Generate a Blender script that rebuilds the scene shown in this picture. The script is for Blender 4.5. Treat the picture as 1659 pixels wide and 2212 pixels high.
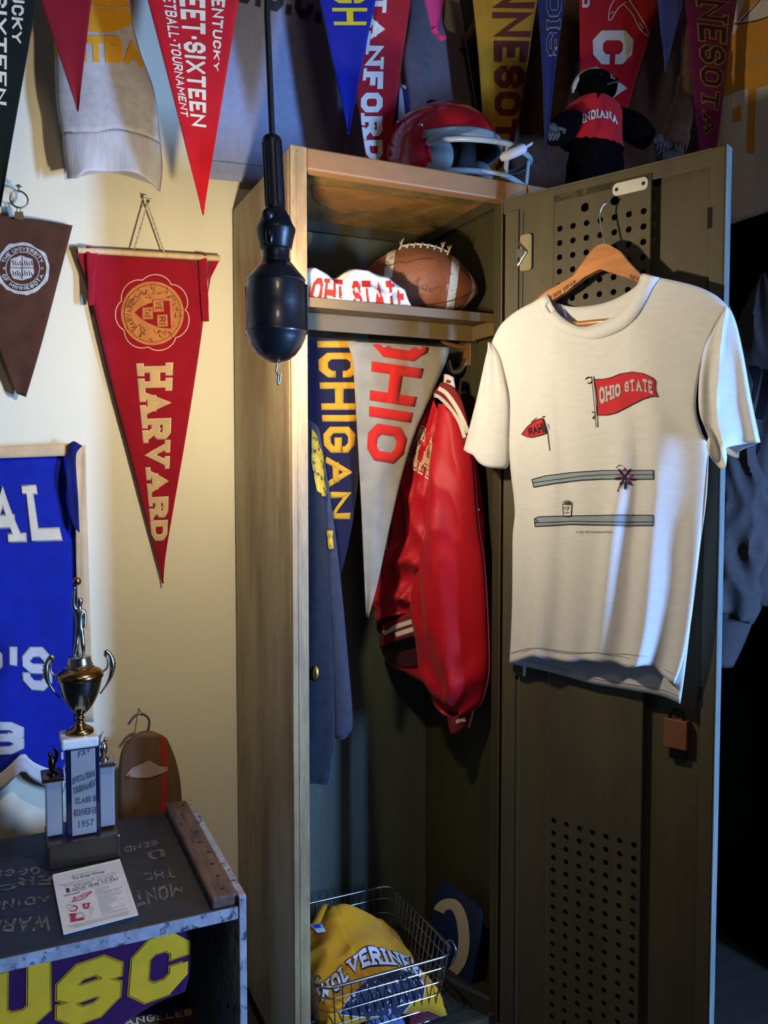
import bpy, bmesh, math, random
from mathutils import Vector, Matrix, noise
from mathutils.bvhtree import BVHTree
from mathutils.geometry import tessellate_polygon

for o in list(bpy.data.objects): bpy.data.objects.remove(o)
C = bpy.context.scene.collection
R = math.radians
rnd = random.Random(7)

# ---------------------------------------------------------------- camera
W, H, F = 1659.0, 2212.0, 1800.0
YAW, PITCH = R(24.6), R(2.9)
CAM = Vector((0, 0, 1.25))
FWD = Vector((math.sin(YAW)*math.cos(PITCH), math.cos(YAW)*math.cos(PITCH), -math.sin(PITCH)))
RGT = Vector((math.cos(YAW), -math.sin(YAW), 0))
UPV = RGT.cross(FWD)
cam_d = bpy.data.cameras.new('camera'); cam = bpy.data.objects.new('camera', cam_d); C.objects.link(cam)
cam_d.sensor_fit = 'VERTICAL'; cam_d.sensor_height = 36.0; cam_d.lens = F/H*36.0
cam_d.clip_start = 0.05
cam.matrix_world = Matrix(((RGT.x, UPV.x, -FWD.x, CAM.x), (RGT.y, UPV.y, -FWD.y, CAM.y), (RGT.z, UPV.z, -FWD.z, CAM.z), (0,0,0,1)))
bpy.context.scene.camera = cam

# ---------------------------------------------------------------- world, exposure, daylight
sc = bpy.context.scene
sc.view_settings.view_transform = 'Standard'; sc.view_settings.look = 'None'
sc.view_settings.gamma = 1.0; sc.view_settings.use_curve_mapping = False
sc.view_settings.exposure = 0.0
wd = bpy.data.worlds.new('world'); sc.world = wd; wd.use_nodes = True
wd.node_tree.nodes['Background'].inputs[0].default_value = (0.10, 0.13, 0.2, 1)
wd.node_tree.nodes['Background'].inputs[1].default_value = 0.06

WINDOW_POS = Vector((1.97, -0.68, 1.10))
ld = bpy.data.lights.new('window_daylight', 'AREA'); lo = bpy.data.objects.new('window_daylight', ld); C.objects.link(lo)
ld.shape = 'RECTANGLE'; ld.size = 0.22; ld.size_y = 0.8; ld.energy = 140; ld.color = (0.24, 0.47, 1.0)
lo.location = WINDOW_POS
lo.rotation_euler = (Vector((0.75, 1.7, 0.9)) - WINDOW_POS).to_track_quat('-Z', 'Y').to_euler()
# weak ceiling lamp of the room behind the viewer
ld2 = bpy.data.lights.new('room_lamp_light', 'AREA'); lo2 = bpy.data.objects.new('room_lamp_light', ld2); C.objects.link(lo2)
ld2.shape = 'DISK'; ld2.size = 0.35; ld2.energy = 4.5; ld2.color = (1.0, 0.78, 0.58)
lo2.location = (0.0, -0.6, 2.62)
lo2.rotation_euler = (Vector((0.9, 1.8, 1.9)) - lo2.location).to_track_quat('-Z', 'Y').to_euler()
BULB_POWER = 19.5
BULB_COLOR = (1.0, 0.87, 0.64)

# ---------------------------------------------------------------- helpers: projection
def ray(px, py): return (FWD + RGT*((px-W/2)/F) + UPV*((H/2-py)/F)).normalized()
class P:
    """a real plane in the room (wall, door leaf, hanging cloth); traced outlines are measured on it"""
    def __init__(s, o, n):
        s.o = Vector(o); s.n = Vector(n).normalized()
        if s.n.dot(CAM - s.o) < 0: s.n = -s.n
    def __call__(s, px, py):
        d = ray(px, py); return CAM + d*((s.o-CAM).dot(s.n)/d.dot(s.n))
def PY(y): return P((0,y,0),(0,1,0))
def PX(x): return P((x,0,0),(1,0,0))
def PZ(z): return P((0,0,z),(0,0,1))
def line_plane(p0, p1): # vertical plane through two floor points
    d = Vector((p1[0]-p0[0], p1[1]-p0[1], 0)); return P((p0[0],p0[1],0), (d.y,-d.x,0))

# ---------------------------------------------------------------- helpers: materials
def hexc(h):
    h = h.lstrip('#'); v = [int(h[i:i+2],16)/255 for i in (0,2,4)]
    return tuple((c/12.92 if c <= .04045 else ((c+.055)/1.055)**2.4) for c in v)
MATS = {}
def pm(name, col, rough=.8, metal=0., var=.12, scale=12., bump=0., bscale=200., sheen=0., coat=0., stretch=(1,1,1), spec=None, emit=None, col2=None, c2lo=.55, c2hi=.7, c2scale=8., subs=0., alpha=1, trans=0):
    if name in MATS: return MATS[name]
    m = bpy.data.materials.new(name); m.use_nodes = True; nt = m.node_tree; N = nt.nodes; L = nt.links
    b = N['Principled BSDF']; c = hexc(col) if isinstance(col, str) else col
    tc = N.new('ShaderNodeTexCoord'); mp = N.new('ShaderNodeMapping'); mp.inputs['Scale'].default_value = stretch
    L.new(tc.outputs['Object'], mp.inputs['Vector'])
    nz = N.new('ShaderNodeTexNoise'); nz.inputs['Scale'].default_value = scale; nz.inputs['Detail'].default_value = 5
    L.new(mp.outputs[0], nz.inputs['Vector'])
    rp = N.new('ShaderNodeValToRGB'); rp.color_ramp.elements[0].position = .3; rp.color_ramp.elements[1].position = .7
    rp.color_ramp.elements[0].color = (*[max(0,x*(1-var)) for x in c],1); rp.color_ramp.elements[1].color = (*[min(1,x*(1+var)) for x in c],1)
    L.new(nz.outputs['Fac'], rp.inputs[0]); out = rp.outputs[0]
    if col2:
        n2 = N.new('ShaderNodeTexNoise'); n2.inputs['Scale'].default_value = c2scale; n2.inputs['Detail'].default_value = 8; n2.inputs['Roughness'].default_value = .65
        L.new(mp.outputs[0], n2.inputs['Vector'])
        r2 = N.new('ShaderNodeValToRGB'); r2.color_ramp.elements[0].position = c2lo; r2.color_ramp.elements[1].position = c2hi
        L.new(n2.outputs['Fac'], r2.inputs[0])
        mx = N.new('ShaderNodeMix'); mx.data_type = 'RGBA'
        L.new(r2.outputs[0], mx.inputs['Factor']); L.new(out, mx.inputs[6]); mx.inputs[7].default_value = (*hexc(col2),1)
        out = mx.outputs[2]
    L.new(out, b.inputs['Base Color'])
    b.inputs['Roughness'].default_value = rough; b.inputs['Metallic'].default_value = metal
    if sheen: b.inputs['Sheen Weight'].default_value = sheen; b.inputs['Sheen Roughness'].default_value = .5
    if coat: b.inputs['Coat Weight'].default_value = coat; b.inputs['Coat Roughness'].default_value = .08
    if spec is not None: b.inputs['Specular IOR Level'].default_value = spec
    if trans: b.inputs['Transmission Weight'].default_value = trans
    if emit: b.inputs['Emission Color'].default_value = (*emit[:3],1); b.inputs['Emission Strength'].default_value = emit[3]
    if bump:
        nb = N.new('ShaderNodeTexNoise'); nb.inputs['Scale'].default_value = bscale; nb.inputs['Detail'].default_value = 3
        L.new(mp.outputs[0], nb.inputs['Vector'])
        bp = N.new('ShaderNodeBump'); bp.inputs['Strength'].default_value = bump; bp.inputs['Distance'].default_value = .004
        L.new(nb.outputs['Fac'], bp.inputs['Height']); L.new(bp.outputs[0], b.inputs['Normal'])
    MATS[name] = m; return m
def felt(name, col, var=.10): return pm(name, col, .95, var=var, scale=25, bump=.35, bscale=900, sheen=.15, spec=.1)
def cotton(name, col, var=.06, bump=.25): return pm(name, col, .9, var=var, scale=60, bump=bump, bscale=700, sheen=.1, spec=.15)
def inkm(name, col): return pm(name, col, .75, var=.06, scale=80, spec=.2)
def worn_metal(name, base, dark, rust, seed, rough=.5, streak=(9,9,1.2)):
    """old locker paint: streaked base, darker rubbed patches, rust specks"""
    m = bpy.data.materials.new(name); m.use_nodes = True; nt = m.node_tree; N = nt.nodes; L = nt.links; b = N['Principled BSDF']
    tc = N.new('ShaderNodeTexCoord'); mp = N.new('ShaderNodeMapping'); mp.inputs['Scale'].default_value = streak; mp.inputs['Location'].default_value = (seed*3.1, seed*1.7, seed)
    L.new(tc.outputs['Object'], mp.inputs[0])
    def nz(s, d, src, ro=.6):
        n = N.new('ShaderNodeTexNoise'); n.inputs['Scale'].default_value = s; n.inputs['Detail'].default_value = d; n.inputs['Roughness'].default_value = ro; L.new(src, n.inputs[0]); return n.outputs['Fac']
    def ramp(src, a, bb):
        r = N.new('ShaderNodeValToRGB'); r.color_ramp.elements[0].position = a; r.color_ramp.elements[1].position = bb; L.new(src, r.inputs[0]); return r.outputs[0]
    def mix(f, a, bcol, k=1.):
        x = N.new('ShaderNodeMix'); x.data_type = 'RGBA'
        if k != 1.:
            mm = N.new('ShaderNodeMath'); mm.operation = 'MULTIPLY'; L.new(f, mm.inputs[0]); mm.inputs[1].default_value = k; f = mm.outputs[0]
        L.new(f, x.inputs['Factor'])
        if isinstance(a, tuple): x.inputs[6].default_value = (*a,1)
        else: L.new(a, x.inputs[6])
        x.inputs[7].default_value = (*bcol,1); return x.outputs[2]
    f1 = ramp(nz(1.3,6,mp.outputs[0],.68), .40, .62)
    c1 = mix(f1, hexc(base), hexc(dark), .85)
    f2 = ramp(nz(6,8,mp.outputs[0],.75), .60, .70)
    c2 = mix(f2, c1, hexc(rust), .7)
    mp2 = N.new('ShaderNodeMapping'); mp2.inputs['Scale'].default_value = (1,1,.6); L.new(tc.outputs['Object'], mp2.inputs[0])
    f3 = ramp(nz(120,4,mp2.outputs[0]), .68, .74)
    c3 = mix(f3, c2, tuple(x*.5 for x in hexc(rust)), .6)
    L.new(c3, b.inputs['Base Color']); b.inputs['Roughness'].default_value = rough
    bp = N.new('ShaderNodeBump'); bp.inputs['Strength'].default_value = .25; bp.inputs['Distance'].default_value = .003; L.new(nz(40,5,tc.outputs['Object']), bp.inputs['Height']); L.new(bp.outputs[0], b.inputs['Normal'])
    MATS[name] = m; return m

# ---------------------------------------------------------------- helpers: geometry
class G:
    def __init__(s): s.v = []; s.f = []; s.fm = []; s.cur = 0
    def add(s, vs, fs, M=None):
        b = len(s.v)
        s.v += [ (M @ Vector(p)) if M else Vector(p) for p in vs]
        for f in fs: s.f.append(tuple(b+i for i in f)); s.fm.append(s.cur)
        return s
    def box(s, a, b, M=None):
        x0,y0,z0 = a; x1,y1,z1 = b
        return s.add([(x0,y0,z0),(x1,y0,z0),(x1,y1,z0),(x0,y1,z0),(x0,y0,z1),(x1,y0,z1),(x1,y1,z1),(x0,y1,z1)],
            [(0,3,2,1),(4,5,6,7),(0,1,5,4),(1,2,6,5),(2,3,7,6),(3,0,4,7)], M)
    def loft(s, rings, close=True, cap=True, M=None):
        n = len(rings[0]); vs = [p for r in rings for p in r]; fs = []
        for i in range(len(rings)-1):
            for j in range(n if close else n-1):
                k = (j+1) % n; fs.append((i*n+j, i*n+k, (i+1)*n+k, (i+1)*n+j))
        if cap and close:
            fs.append(tuple(range(n-1,-1,-1))); fs.append(tuple((len(rings)-1)*n+j for j in range(n)))
        return s.add(vs, fs, M)
    def tube(s, pts, r, n=10, cap=True):
        pts = [Vector(p) for p in pts]; m = len(pts)
        rr = r if isinstance(r,(list,tuple)) else [r]*m; rings = []; pn = None
        for i,p in enumerate(pts):
            t = (pts[min(i+1,m-1)]-pts[max(i-1,0)]).normalized()
            if pn is None:
                a = Vector((0,0,1)) if abs(t.z) < .9 else Vector((1,0,0)); u = t.cross(a).normalized()
            else:
                u = (pn - t*pn.dot(t)).normalized()
            pn = u; w = t.cross(u)
            rings.append([p + (u*math.cos(2*math.pi*j/n) + w*math.sin(2*math.pi*j/n))*rr[i] for j in range(n)])
        return s.loft(rings, True, cap)
    def lathe(s, prof, o=(0,0,0), n=32, M=None, a0=0., a1=2*math.pi, cap=True):
        """prof: (radius, z) list, about the z axis through o"""
        full = abs(a1-a0-2*math.pi) < 1e-6; o = Vector(o); k = n if full else n+1
        rings = [[o+Vector((r*math.cos(a0+(a1-a0)*j/n), r*math.sin(a0+(a1-a0)*j/n), z)) for j in range(k)] for r,z in prof]
        return s.loft(rings, full, cap and full, M)
    def prism(s, poly, ext, M=None):
        """polygon (3d points) extruded by vector ext"""
        n = len(poly); poly = [Vector(p) for p in poly]; e = Vector(ext)
        tri = tessellate_polygon([poly]); vs = poly + [p+e for p in poly]
        fs = [tuple(t) for t in tri] + [tuple(n+i for i in reversed(t)) for t in tri] + [(i,(i+1)%n,n+(i+1)%n,n+i) for i in range(n)]
        return s.add(vs, fs, M)
    def grid(s, fn, nu, nv, M=None):
        vs = [fn(i/nu, j/nv) for j in range(nv+1) for i in range(nu+1)]
        fs = [(j*(nu+1)+i, j*(nu+1)+i+1, (j+1)*(nu+1)+i+1, (j+1)*(nu+1)+i) for j in range(nv) for i in range(nu)]
        return s.add(vs, fs, M)
    def ball(s, c, r, nu=24, nv=14, M=None):
        c = Vector(c); r = Vector(r) if not isinstance(r,(int,float)) else Vector((r,r,r))
        prof = [(max(1e-5,math.sin(math.pi*i/nv)), math.cos(math.pi*i/nv)) for i in range(nv+1)]
        rings = [[c+Vector((p*math.cos(2*math.pi*j/nu)*r.x, p*math.sin(2*math.pi*j/nu)*r.y, z*r.z)) for j in range(nu)] for p,z in prof]
        return s.loft(rings, True, False, M)
ORIG = {}; GEO = {}
def root(name, loc, label, cat, group=None):
    o = bpy.data.objects.new(name, None); C.objects.link(o); o.location = loc; o.empty_display_size = .05
    o['label'] = label; o['category'] = cat
    if group: o['group'] = group
    ORIG[o.name] = Vector(loc); return o
def mesh(name, g, mat, parent=None, smooth=False, label=None, cat=None, group=None, kind=None, bevel=0, solid=0, sub=0, origin=None, sol_off=-1, rsub=None):
    """link geometry g (world coordinates) as ONE object, under parent when it is a part"""
    if parent is not None: o0 = ORIG[parent.name]
    else:
        xs = [p[0] for p in g.v]; ys = [p[1] for p in g.v]; zs = [p[2] for p in g.v]
        o0 = Vector(origin) if origin else Vector(((min(xs)+max(xs))/2, (min(ys)+max(ys))/2, min(zs)))
    me = bpy.data.meshes.new(name); me.from_pydata([tuple(Vector(p)-o0) for p in g.v], [], g.f)
    mats = mat if isinstance(mat,(list,tuple)) else [mat]
    for m in mats: me.materials.append(m)
    if len(mats) > 1: me.polygons.foreach_set('material_index', g.fm)
    if smooth: me.polygons.foreach_set('use_smooth', [True]*len(me.polygons))
    me.validate(); me.update()
    o = bpy.data.objects.new(name, me); C.objects.link(o)
    if parent is not None: o.parent = parent
    else: o.location = o0
    ORIG[o.name] = o0; GEO[o.name] = (list(g.v), list(g.f))
    if label: o['label'] = label
    if cat: o['category'] = cat
    if group: o['group'] = group
    if kind: o['kind'] = kind
    if sub:
        m = o.modifiers.new('sub','SUBSURF'); m.levels = sub; m.render_levels = rsub or sub
    if solid:
        m = o.modifiers.new('solid','SOLIDIFY'); m.thickness = solid; m.offset = sol_off
    if bevel:
        m = o.modifiers.new('bevel','BEVEL'); m.width = bevel; m.segments = 2; m.limit_method = 'ANGLE'; m.angle_limit = R(40)
    if bevel or smooth:
        try: me.set_sharp_from_angle(angle=R(50)) if smooth else None
        except Exception: pass
    return o
def structure(name, g, mat, **k): return mesh(name, g, mat, kind='structure', **k)

def cr(pts, n=8):
    """smooth curve through points (Catmull-Rom)"""
    p = [Vector(q) if len(q)==3 else Vector((q[0],q[1],0)) for q in pts]; out = []
    for i in range(len(p)-1):
        a = p[max(i-1,0)]; b = p[i]; c = p[i+1]; d = p[min(i+2,len(p)-1)]
        for k in range(n):
            t = k/n; out.append(.5*((2*b)+(c-a)*t+(2*a-5*b+4*c-d)*t*t+(3*b-a-3*c+d)*t**3))
    out.append(p[-1]); return out
def at(pts, t):
    """point at arc-length fraction t of a polyline"""
    if len(pts) == 1: return Vector(pts[0])
    ln = [(Vector(pts[i+1])-Vector(pts[i])).length for i in range(len(pts)-1)]; tot = sum(ln)
    if tot < 1e-9: return Vector(pts[0])
    d = t*tot
    for i,l in enumerate(ln):
        if d <= l or i == len(ln)-1: return Vector(pts[i]).lerp(Vector(pts[i+1]), min(1,d/l) if l > 1e-9 else 0)
        d -= l
def coons(T, B, L, Rr):
    c00, c10, c01, c11 = at(T,0), at(T,1), at(B,0), at(B,1)
    def f(u, v):
        return (1-v)*at(T,u)+v*at(B,u)+(1-u)*at(L,v)+u*at(Rr,v)-((1-u)*(1-v)*c00+u*(1-v)*c10+(1-u)*v*c01+u*v*c11)
    return f
def trace(pl, pts, smooth=True):
    q = [(p[0],p[1],0) for p in pts]
    if smooth and len(q) > 2: q = cr(q)
    return [pl(p[0],p[1]) for p in q]
def sheet(pl, T, B, L, Rr, nu=30, nv=40, bulge=None, sm=True, g=None):
    """cloth panel: outline traced on its hanging plane, relief along the plane normal"""
    f = coons(trace(pl,T,sm), trace(pl,B,sm), trace(pl,L,sm), trace(pl,Rr,sm)); n = pl.n
    g = g or G()
    def q(u, v): return f(u,v) + n*(bulge(u,v) if bulge else 0)
    # keep face normals toward the viewer side of the plane
    a, b, c = f(.4,.5), f(.6,.5), f(.5,.6)
    if (b-a).cross(c-a).dot(n) > 0: g.grid(q, nu, nv)
    else: g.grid(lambda u,v: q(1-u,v), nu, nv)
    return g
def fold(amp, fx, fy, seed, rid=False):
    def f(u, v):
        x = noise.noise(Vector((u*fx+seed*3.7, v*fy+seed*1.3, seed)))
        return amp*((1-abs(x)*2.2) if rid else x)
    return f
def pillow(d, pu=.5, pv=0):
    return lambda u,v: d*(max(0,math.sin(math.pi*u))**pu)*((max(0,math.sin(math.pi*v))**pv) if pv else 1)
def summ(*fs): return lambda u,v: sum(f(u,v) for f in fs)

# ---------------------------------------------------------------- helpers: lettering
c_ = .28; k_ = .2
GL = {
'A':([[(0,0),(.5,1),(1,0)],[(.2,.33),(.8,.33)]],1.), 'B':([[(0,0),(0,1),(.75,1),(1,.86),(1,.64),(.75,.52),(0,.52)],[(.75,.52),(1,.38),(1,.14),(.75,0),(0,0)]],.9),
'C':([[(1,.76),(1,1-k_),(1-c_,1),(c_,1),(0,1-k_),(0,k_),(c_,0),(1-c_,0),(1,k_),(1,.24)]],.85), 'D':([[(0,0),(0,1),(.7,1),(1,.78),(1,.22),(.7,0),(0,0)]],.9),
'E':([[(1,1),(0,1),(0,0),(1,0)],[(0,.5),(.7,.5)]],.8), 'F':([[(1,1),(0,1),(0,0)],[(0,.5),(.7,.5)]],.8),
'G':([[(1,.78),(1,1-k_),(1-c_,1),(c_,1),(0,1-k_),(0,k_),(c_,0),(1-c_,0),(1,k_),(1,.45),(.55,.45)]],.9), 'H':([[(0,0),(0,1)],[(1,0),(1,1)],[(0,.5),(1,.5)]],.95),
'I':([[(.5,0),(.5,1)]],.25), 'J':([[(1,1),(1,k_),(.7,0),(.3,0),(0,k_),(0,.35)]],.7), 'K':([[(0,0),(0,1)],[(1,1),(0,.42)],[(.3,.6),(1,0)]],.95),
'L':([[(0,1),(0,0),(1,0)]],.8), 'M':([[(0,0),(0,1),(.5,.3),(1,1),(1,0)]],1.15), 'N':([[(0,0),(0,1),(1,0),(1,1)]],.95),
'O':([[(c_,0),(0,k_),(0,1-k_),(c_,1),(1-c_,1),(1,1-k_),(1,k_),(1-c_,0),(c_,0)]],.9), 'P':([[(0,0),(0,1),(.75,1),(1,.84),(1,.6),(.75,.44),(0,.44)]],.85),
'R':([[(0,0),(0,1),(.75,1),(1,.85),(1,.62),(.75,.47),(0,.47)],[(.5,.47),(1,0)]],.92), 'S':([[(1,.78),(1,1-k_),(1-c_,1),(c_,1),(0,1-k_),(0,.64),(.24,.5),(.76,.5),(1,.36),(1,k_),(1-c_,0),(c_,0),(0,k_),(0,.22)]],.85),
'T':([[(0,1),(1,1)],[(.5,0),(.5,1)]],.85), 'U':([[(0,1),(0,k_),(c_,0),(1-c_,0),(1,k_),(1,1)]],.9), 'V':([[(0,1),(.5,0),(1,1)]],1.), 'W':([[(0,1),(.25,0),(.5,.8),(.75,0),(1,1)]],1.35),
'X':([[(0,0),(1,1)],[(0,1),(1,0)]],.95), 'Y':([[(0,1),(.5,.45),(1,1)],[(.5,.45),(.5,0)]],.95), "'":([[(.5,1),(.35,.72)]],.25), '.':([[(.5,0),(.5,.02)]],.25), '-':([[(.4,.5),(.6,.5)]],.3), ' ':([],.4),
'8':([[(c_,0),(0,k_),(0,.4),(.2,.52),(0,.64),(0,1-k_),(c_,1),(1-c_,1),(1,1-k_),(1,.64),(.8,.52),(1,.4),(1,k_),(1-c_,0),(c_,0)],[(.2,.52),(.8,.52)]],.85),
}
ENDS = {'A':[(0,0),(1,0)],'F':[(0,0)],'H':[(0,0),(0,1),(1,0),(1,1)],'I':[(.5,0),(.5,1)],'K':[(0,0),(0,1),(1,1),(1,0)],'L':[(0,1)],'M':[(0,0),(1,0)],'N':[(0,0),(1,1)],'P':[(0,0)],'R':[(0,0),(1,0)],'T':[(.5,0)],'U':[(0,1),(1,1)],'V':[(0,1),(1,1)],'W':[(0,1),(1,1)],'X':[(0,0),(1,1),(0,1),(1,0)],'Y':[(0,1),(1,1),(.5,0)]}
def strip(pts, w, cap=True):
    """2d polyline -> list of quads of width w with mitred joins"""
    p = [Vector((q[0],q[1])) for q in pts]; closed = (p[0]-p[-1]).length < 1e-6 and len(p) > 3
    if closed: p = p[:-1]
    n = len(p); L_ = []; R_ = []
    for i in range(n):
        a = p[(i-1)%n] if (closed or i > 0) else None; b = p[(i+1)%n] if (closed or i < n-1) else None
        d1 = (p[i]-a).normalized() if a is not None else None; d2 = (b-p[i]).normalized() if b is not None else None
        if d1 is None: d1 = d2
        if d2 is None: d2 = d1
        n1 = Vector((-d1.y,d1.x)); n2 = Vector((-d2.y,d2.x)); m = n1+n2
        m = m.normalized() if m.length > 1e-6 else n1
        k = min(2.2, 1/max(.3, m.dot(n1))); q = p[i].copy()
        if cap and not closed:
            if i == 0: q = q - d2*w/2
            if i == n-1: q = q + d1*w/2
        L_.append(q+m*k*w/2); R_.append(q-m*k*w/2)
    out = []
    for i in range(n if closed else n-1):
        j = (i+1)%n; out.append((L_[i],L_[j],R_[j],R_[i]))
    return out
def glyphs(text, t=.2, serif=0., gap=.14, grow=0., slant=0., cond=1.):
    """quads in text space: x 0..1 along the line, y 0..1 up"""
    x = 0.; raw = []
    for ch in text:
        st, asp = GL.get(ch.upper(), ([], .4)); asp = max(asp*cond, t if ch in "I'.-" else 2*t*cond)
        sx = serif*t*.5 if ch in ENDS and serif else 0
        x += sx
        bx = lambda q: (x + t/2 + q[0]*(asp-t) if asp > t else x+asp/2, t/2 + q[1]*(1-t))
        w = t + 2*grow
        for s in st: raw += strip([bx(q) for q in s], w)
        if serif:
            for e in ENDS.get(ch.upper(), []):
                cx, cy = bx(e); h = t*.62+2*grow; hw = t*(.5+serif)+grow
                y0 = -grow if e[1] < .5 else 1-t*.62-grow
                raw.append((Vector((cx-hw,y0)),Vector((cx+hw,y0)),Vector((cx+hw,y0+h)),Vector((cx-hw,y0+h))))
        x += asp + sx + gap
    tot = x-gap
    res = []
    for q in raw:
        qq = []
        for p in q:
            y = min(1+grow, max(-grow, p.y)); qq.append(((p.x+slant*y)/tot, y))
        res.append(qq)
    return res
def bil(a, b, c, d):
    """text space -> pixels: a baseline start, b baseline end, c top end, d top start"""
    a,b,c,d = [Vector((q[0],q[1])) for q in (a,b,c,d)]
    return lambda x,y: a*(1-x)*(1-y)+b*x*(1-y)+c*x*y+d*(1-x)*y
def rail(base, top):
    """text space -> between two polylines"""
    b3 = cr([(q[0],q[1],0) for q in base]); t3 = cr([(q[0],q[1],0) for q in top])
    return lambda x,y: at(b3,min(1,max(0,x))).lerp(at(t3,min(1,max(0,x))), y)
def arc(cx, cy, r0, r1, a0, a1, sy=1.):
    """text space -> arc about a centre, degrees, 90 = up; r0 baseline, r1 cap line"""
    return lambda x,y: Vector((cx+(r0+(r1-r0)*y)*math.cos(R(a0+(a1-a0)*x)), cy-sy*(r0+(r1-r0)*y)*math.sin(R(a0+(a1-a0)*x))))
def words(text, fn, t=.2, serif=0., gap=.14, grow=0., cell=.12, slant=0., cond=1.):
    out = []
    for q in glyphs(text, t, serif, gap, grow, slant, cond):
        ex = max(abs(q[1][0]-q[0][0])*len(text)*.8, abs(q[1][1]-q[0][1])); ey = max(abs(q[3][0]-q[0][0])*len(text)*.8, abs(q[3][1]-q[0][1]))
        nx = max(1,int(ex/cell+.5)); ny = max(1,int(ey/cell+.5))
        L2 = lambda u,v: ((q[0][0]*(1-u)+q[1][0]*u)*(1-v)+(q[3][0]*(1-u)+q[2][0]*u)*v, (q[0][1]*(1-u)+q[1][1]*u)*(1-v)+(q[3][1]*(1-u)+q[2][1]*u)*v)
        for i in range(nx):
            for j in range(ny):
                out.append([fn(*L2(a/nx,b/ny)) for a,b in ((i,j),(i+1,j),(i+1,j+1),(i,j+1))])
    return out
def poly(pts, maxe=14.):
    """filled polygon (pixels) -> small triangles"""
    p = [Vector((q[0],q[1],0)) for q in pts]; st = [[p[i] for i in t] for t in tessellate_polygon([p])]; out = []
    while st:
        t = st.pop(); e = [(t[1]-t[0]).length,(t[2]-t[1]).length,(t[0]-t[2]).length]; m = max(e)
        if m > maxe:
            i = e.index(m); a,b,c = t[i],t[(i+1)%3],t[(i+2)%3]; mid = (a+b)/2; st += [[a,mid,c],[mid,b,c]]
        else: out.append(t)
    return out
def line(pts, w, sm=True, step=12.):
    q = cr([(p[0],p[1],0) for p in pts],6) if (sm and len(pts) > 2) else [Vector((p[0],p[1],0)) for p in pts]
    r = [q[0]]
    for a,b in zip(q,q[1:]):
        n = max(1,int((b-a).length/step)); r += [a.lerp(b,(i+1)/n) for i in range(n)]
    r = [r[0]]+[b for a,b in zip(r,r[1:]) if (b-a).length > 1e-4]
    return [list(c) for c in strip(r, w, False)]
def ell(cx, cy, rx, ry=None, n=32, a0=0, a1=360, rot=0):
    ry = rx if ry is None else ry; out = []
    for i in range(n+1 if a1-a0 < 360 else n):
        a = R(a0+(a1-a0)*i/n); x, y = rx*math.cos(a), -ry*math.sin(a); c, s = math.cos(R(rot)), math.sin(R(rot))
        out.append((cx+x*c-y*s, cy+x*s+y*c))
    return out
_bv = {}
def bvh(objs):
    key = tuple(o.name for o in objs)
    if key not in _bv:
        v = []; f = []
        for o in objs:
            a, b = GEO[o.name]; k = len(v); v += a; f += [tuple(k+i for i in q) for q in b]
        _bv[key] = BVHTree.FromPolygons(v, f)
    return _bv[key]
def decal(name, cells, objs, mat, parent, eps=.0012, thick=0, label=None, g=None, link=True, flat=None):
    """print or applique lying on the surface of objs"""
    objs = objs if isinstance(objs,(list,tuple)) else [objs]; t = bvh(objs); g = g or G(); cache = {}; idx = {}
    for c in cells:
        vs = []; ok = True
        for p in c:
            k = (round(p[0],2), round(p[1],2))
            if k not in cache:
                d = ray(*k); h = t.ray_cast(CAM, d)
                if h[0] is None: cache[k] = None
                else:
                    n = h[1] if h[1].dot(d) < 0 else -h[1]
                    cache[k] = h[0] + n*eps - d*eps*.3
            q = cache[k]
            if q is None: ok = False; break
            vs.append(q)
        if not ok or len(vs) < 3: continue
        if max((vs[i]-vs[i-1]).length for i in range(len(vs))) > .09: continue
        nn = (vs[1]-vs[0]).cross(vs[2]-vs[0])
        if nn.length < 1e-12 and len(vs) > 3: nn = (vs[2]-vs[0]).cross(vs[3]-vs[0])
        ks = [(round(p[0],2), round(p[1],2)) for p in c]
        if nn.dot(CAM-vs[0]) < 0: ks = ks[::-1]
        for q_ in ks:
            if q_ not in idx: idx[q_] = len(g.v); g.v.append(cache[q_])
        fc = []
        for q_ in ks:
            if idx[q_] not in fc: fc.append(idx[q_])
        if len(fc) > 2: g.f.append(tuple(fc)); g.fm.append(0)
    if not link: return g
    if not g.v: print('EMPTY DECAL', name, parent.name if parent else ''); return None
    return mesh(name, g, mat, parent, label=label, solid=thick, smooth=True)
def decals(name, lists, *a, **k):
    for c in lists: decal(name, c, *a, **k)
def typeset(text, fn, cond=1., lines=1):
    """small print set in the plain built-in letters -> triangles in pixels via fn"""
    cu = bpy.data.curves.new('t','FONT'); cu.body = text; cu.size = 1.0; cu.resolution_u = 2
    ob = bpy.data.objects.new('t', cu); C.objects.link(ob)
    dg = bpy.context.evaluated_depsgraph_get(); me = bpy.data.meshes.new_from_object(ob.evaluated_get(dg))
    vs = [v.co.copy() for v in me.vertices]; out = []
    if vs:
        x0 = min(v.x for v in vs); x1 = max(v.x for v in vs); hh = .7
        for p in me.polygons: out.append([fn((vs[i].x-x0)/(x1-x0), vs[i].y/hh) for i in p.vertices])
    bpy.data.objects.remove(ob); bpy.data.curves.remove(cu); bpy.data.meshes.remove(me); return out
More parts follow.
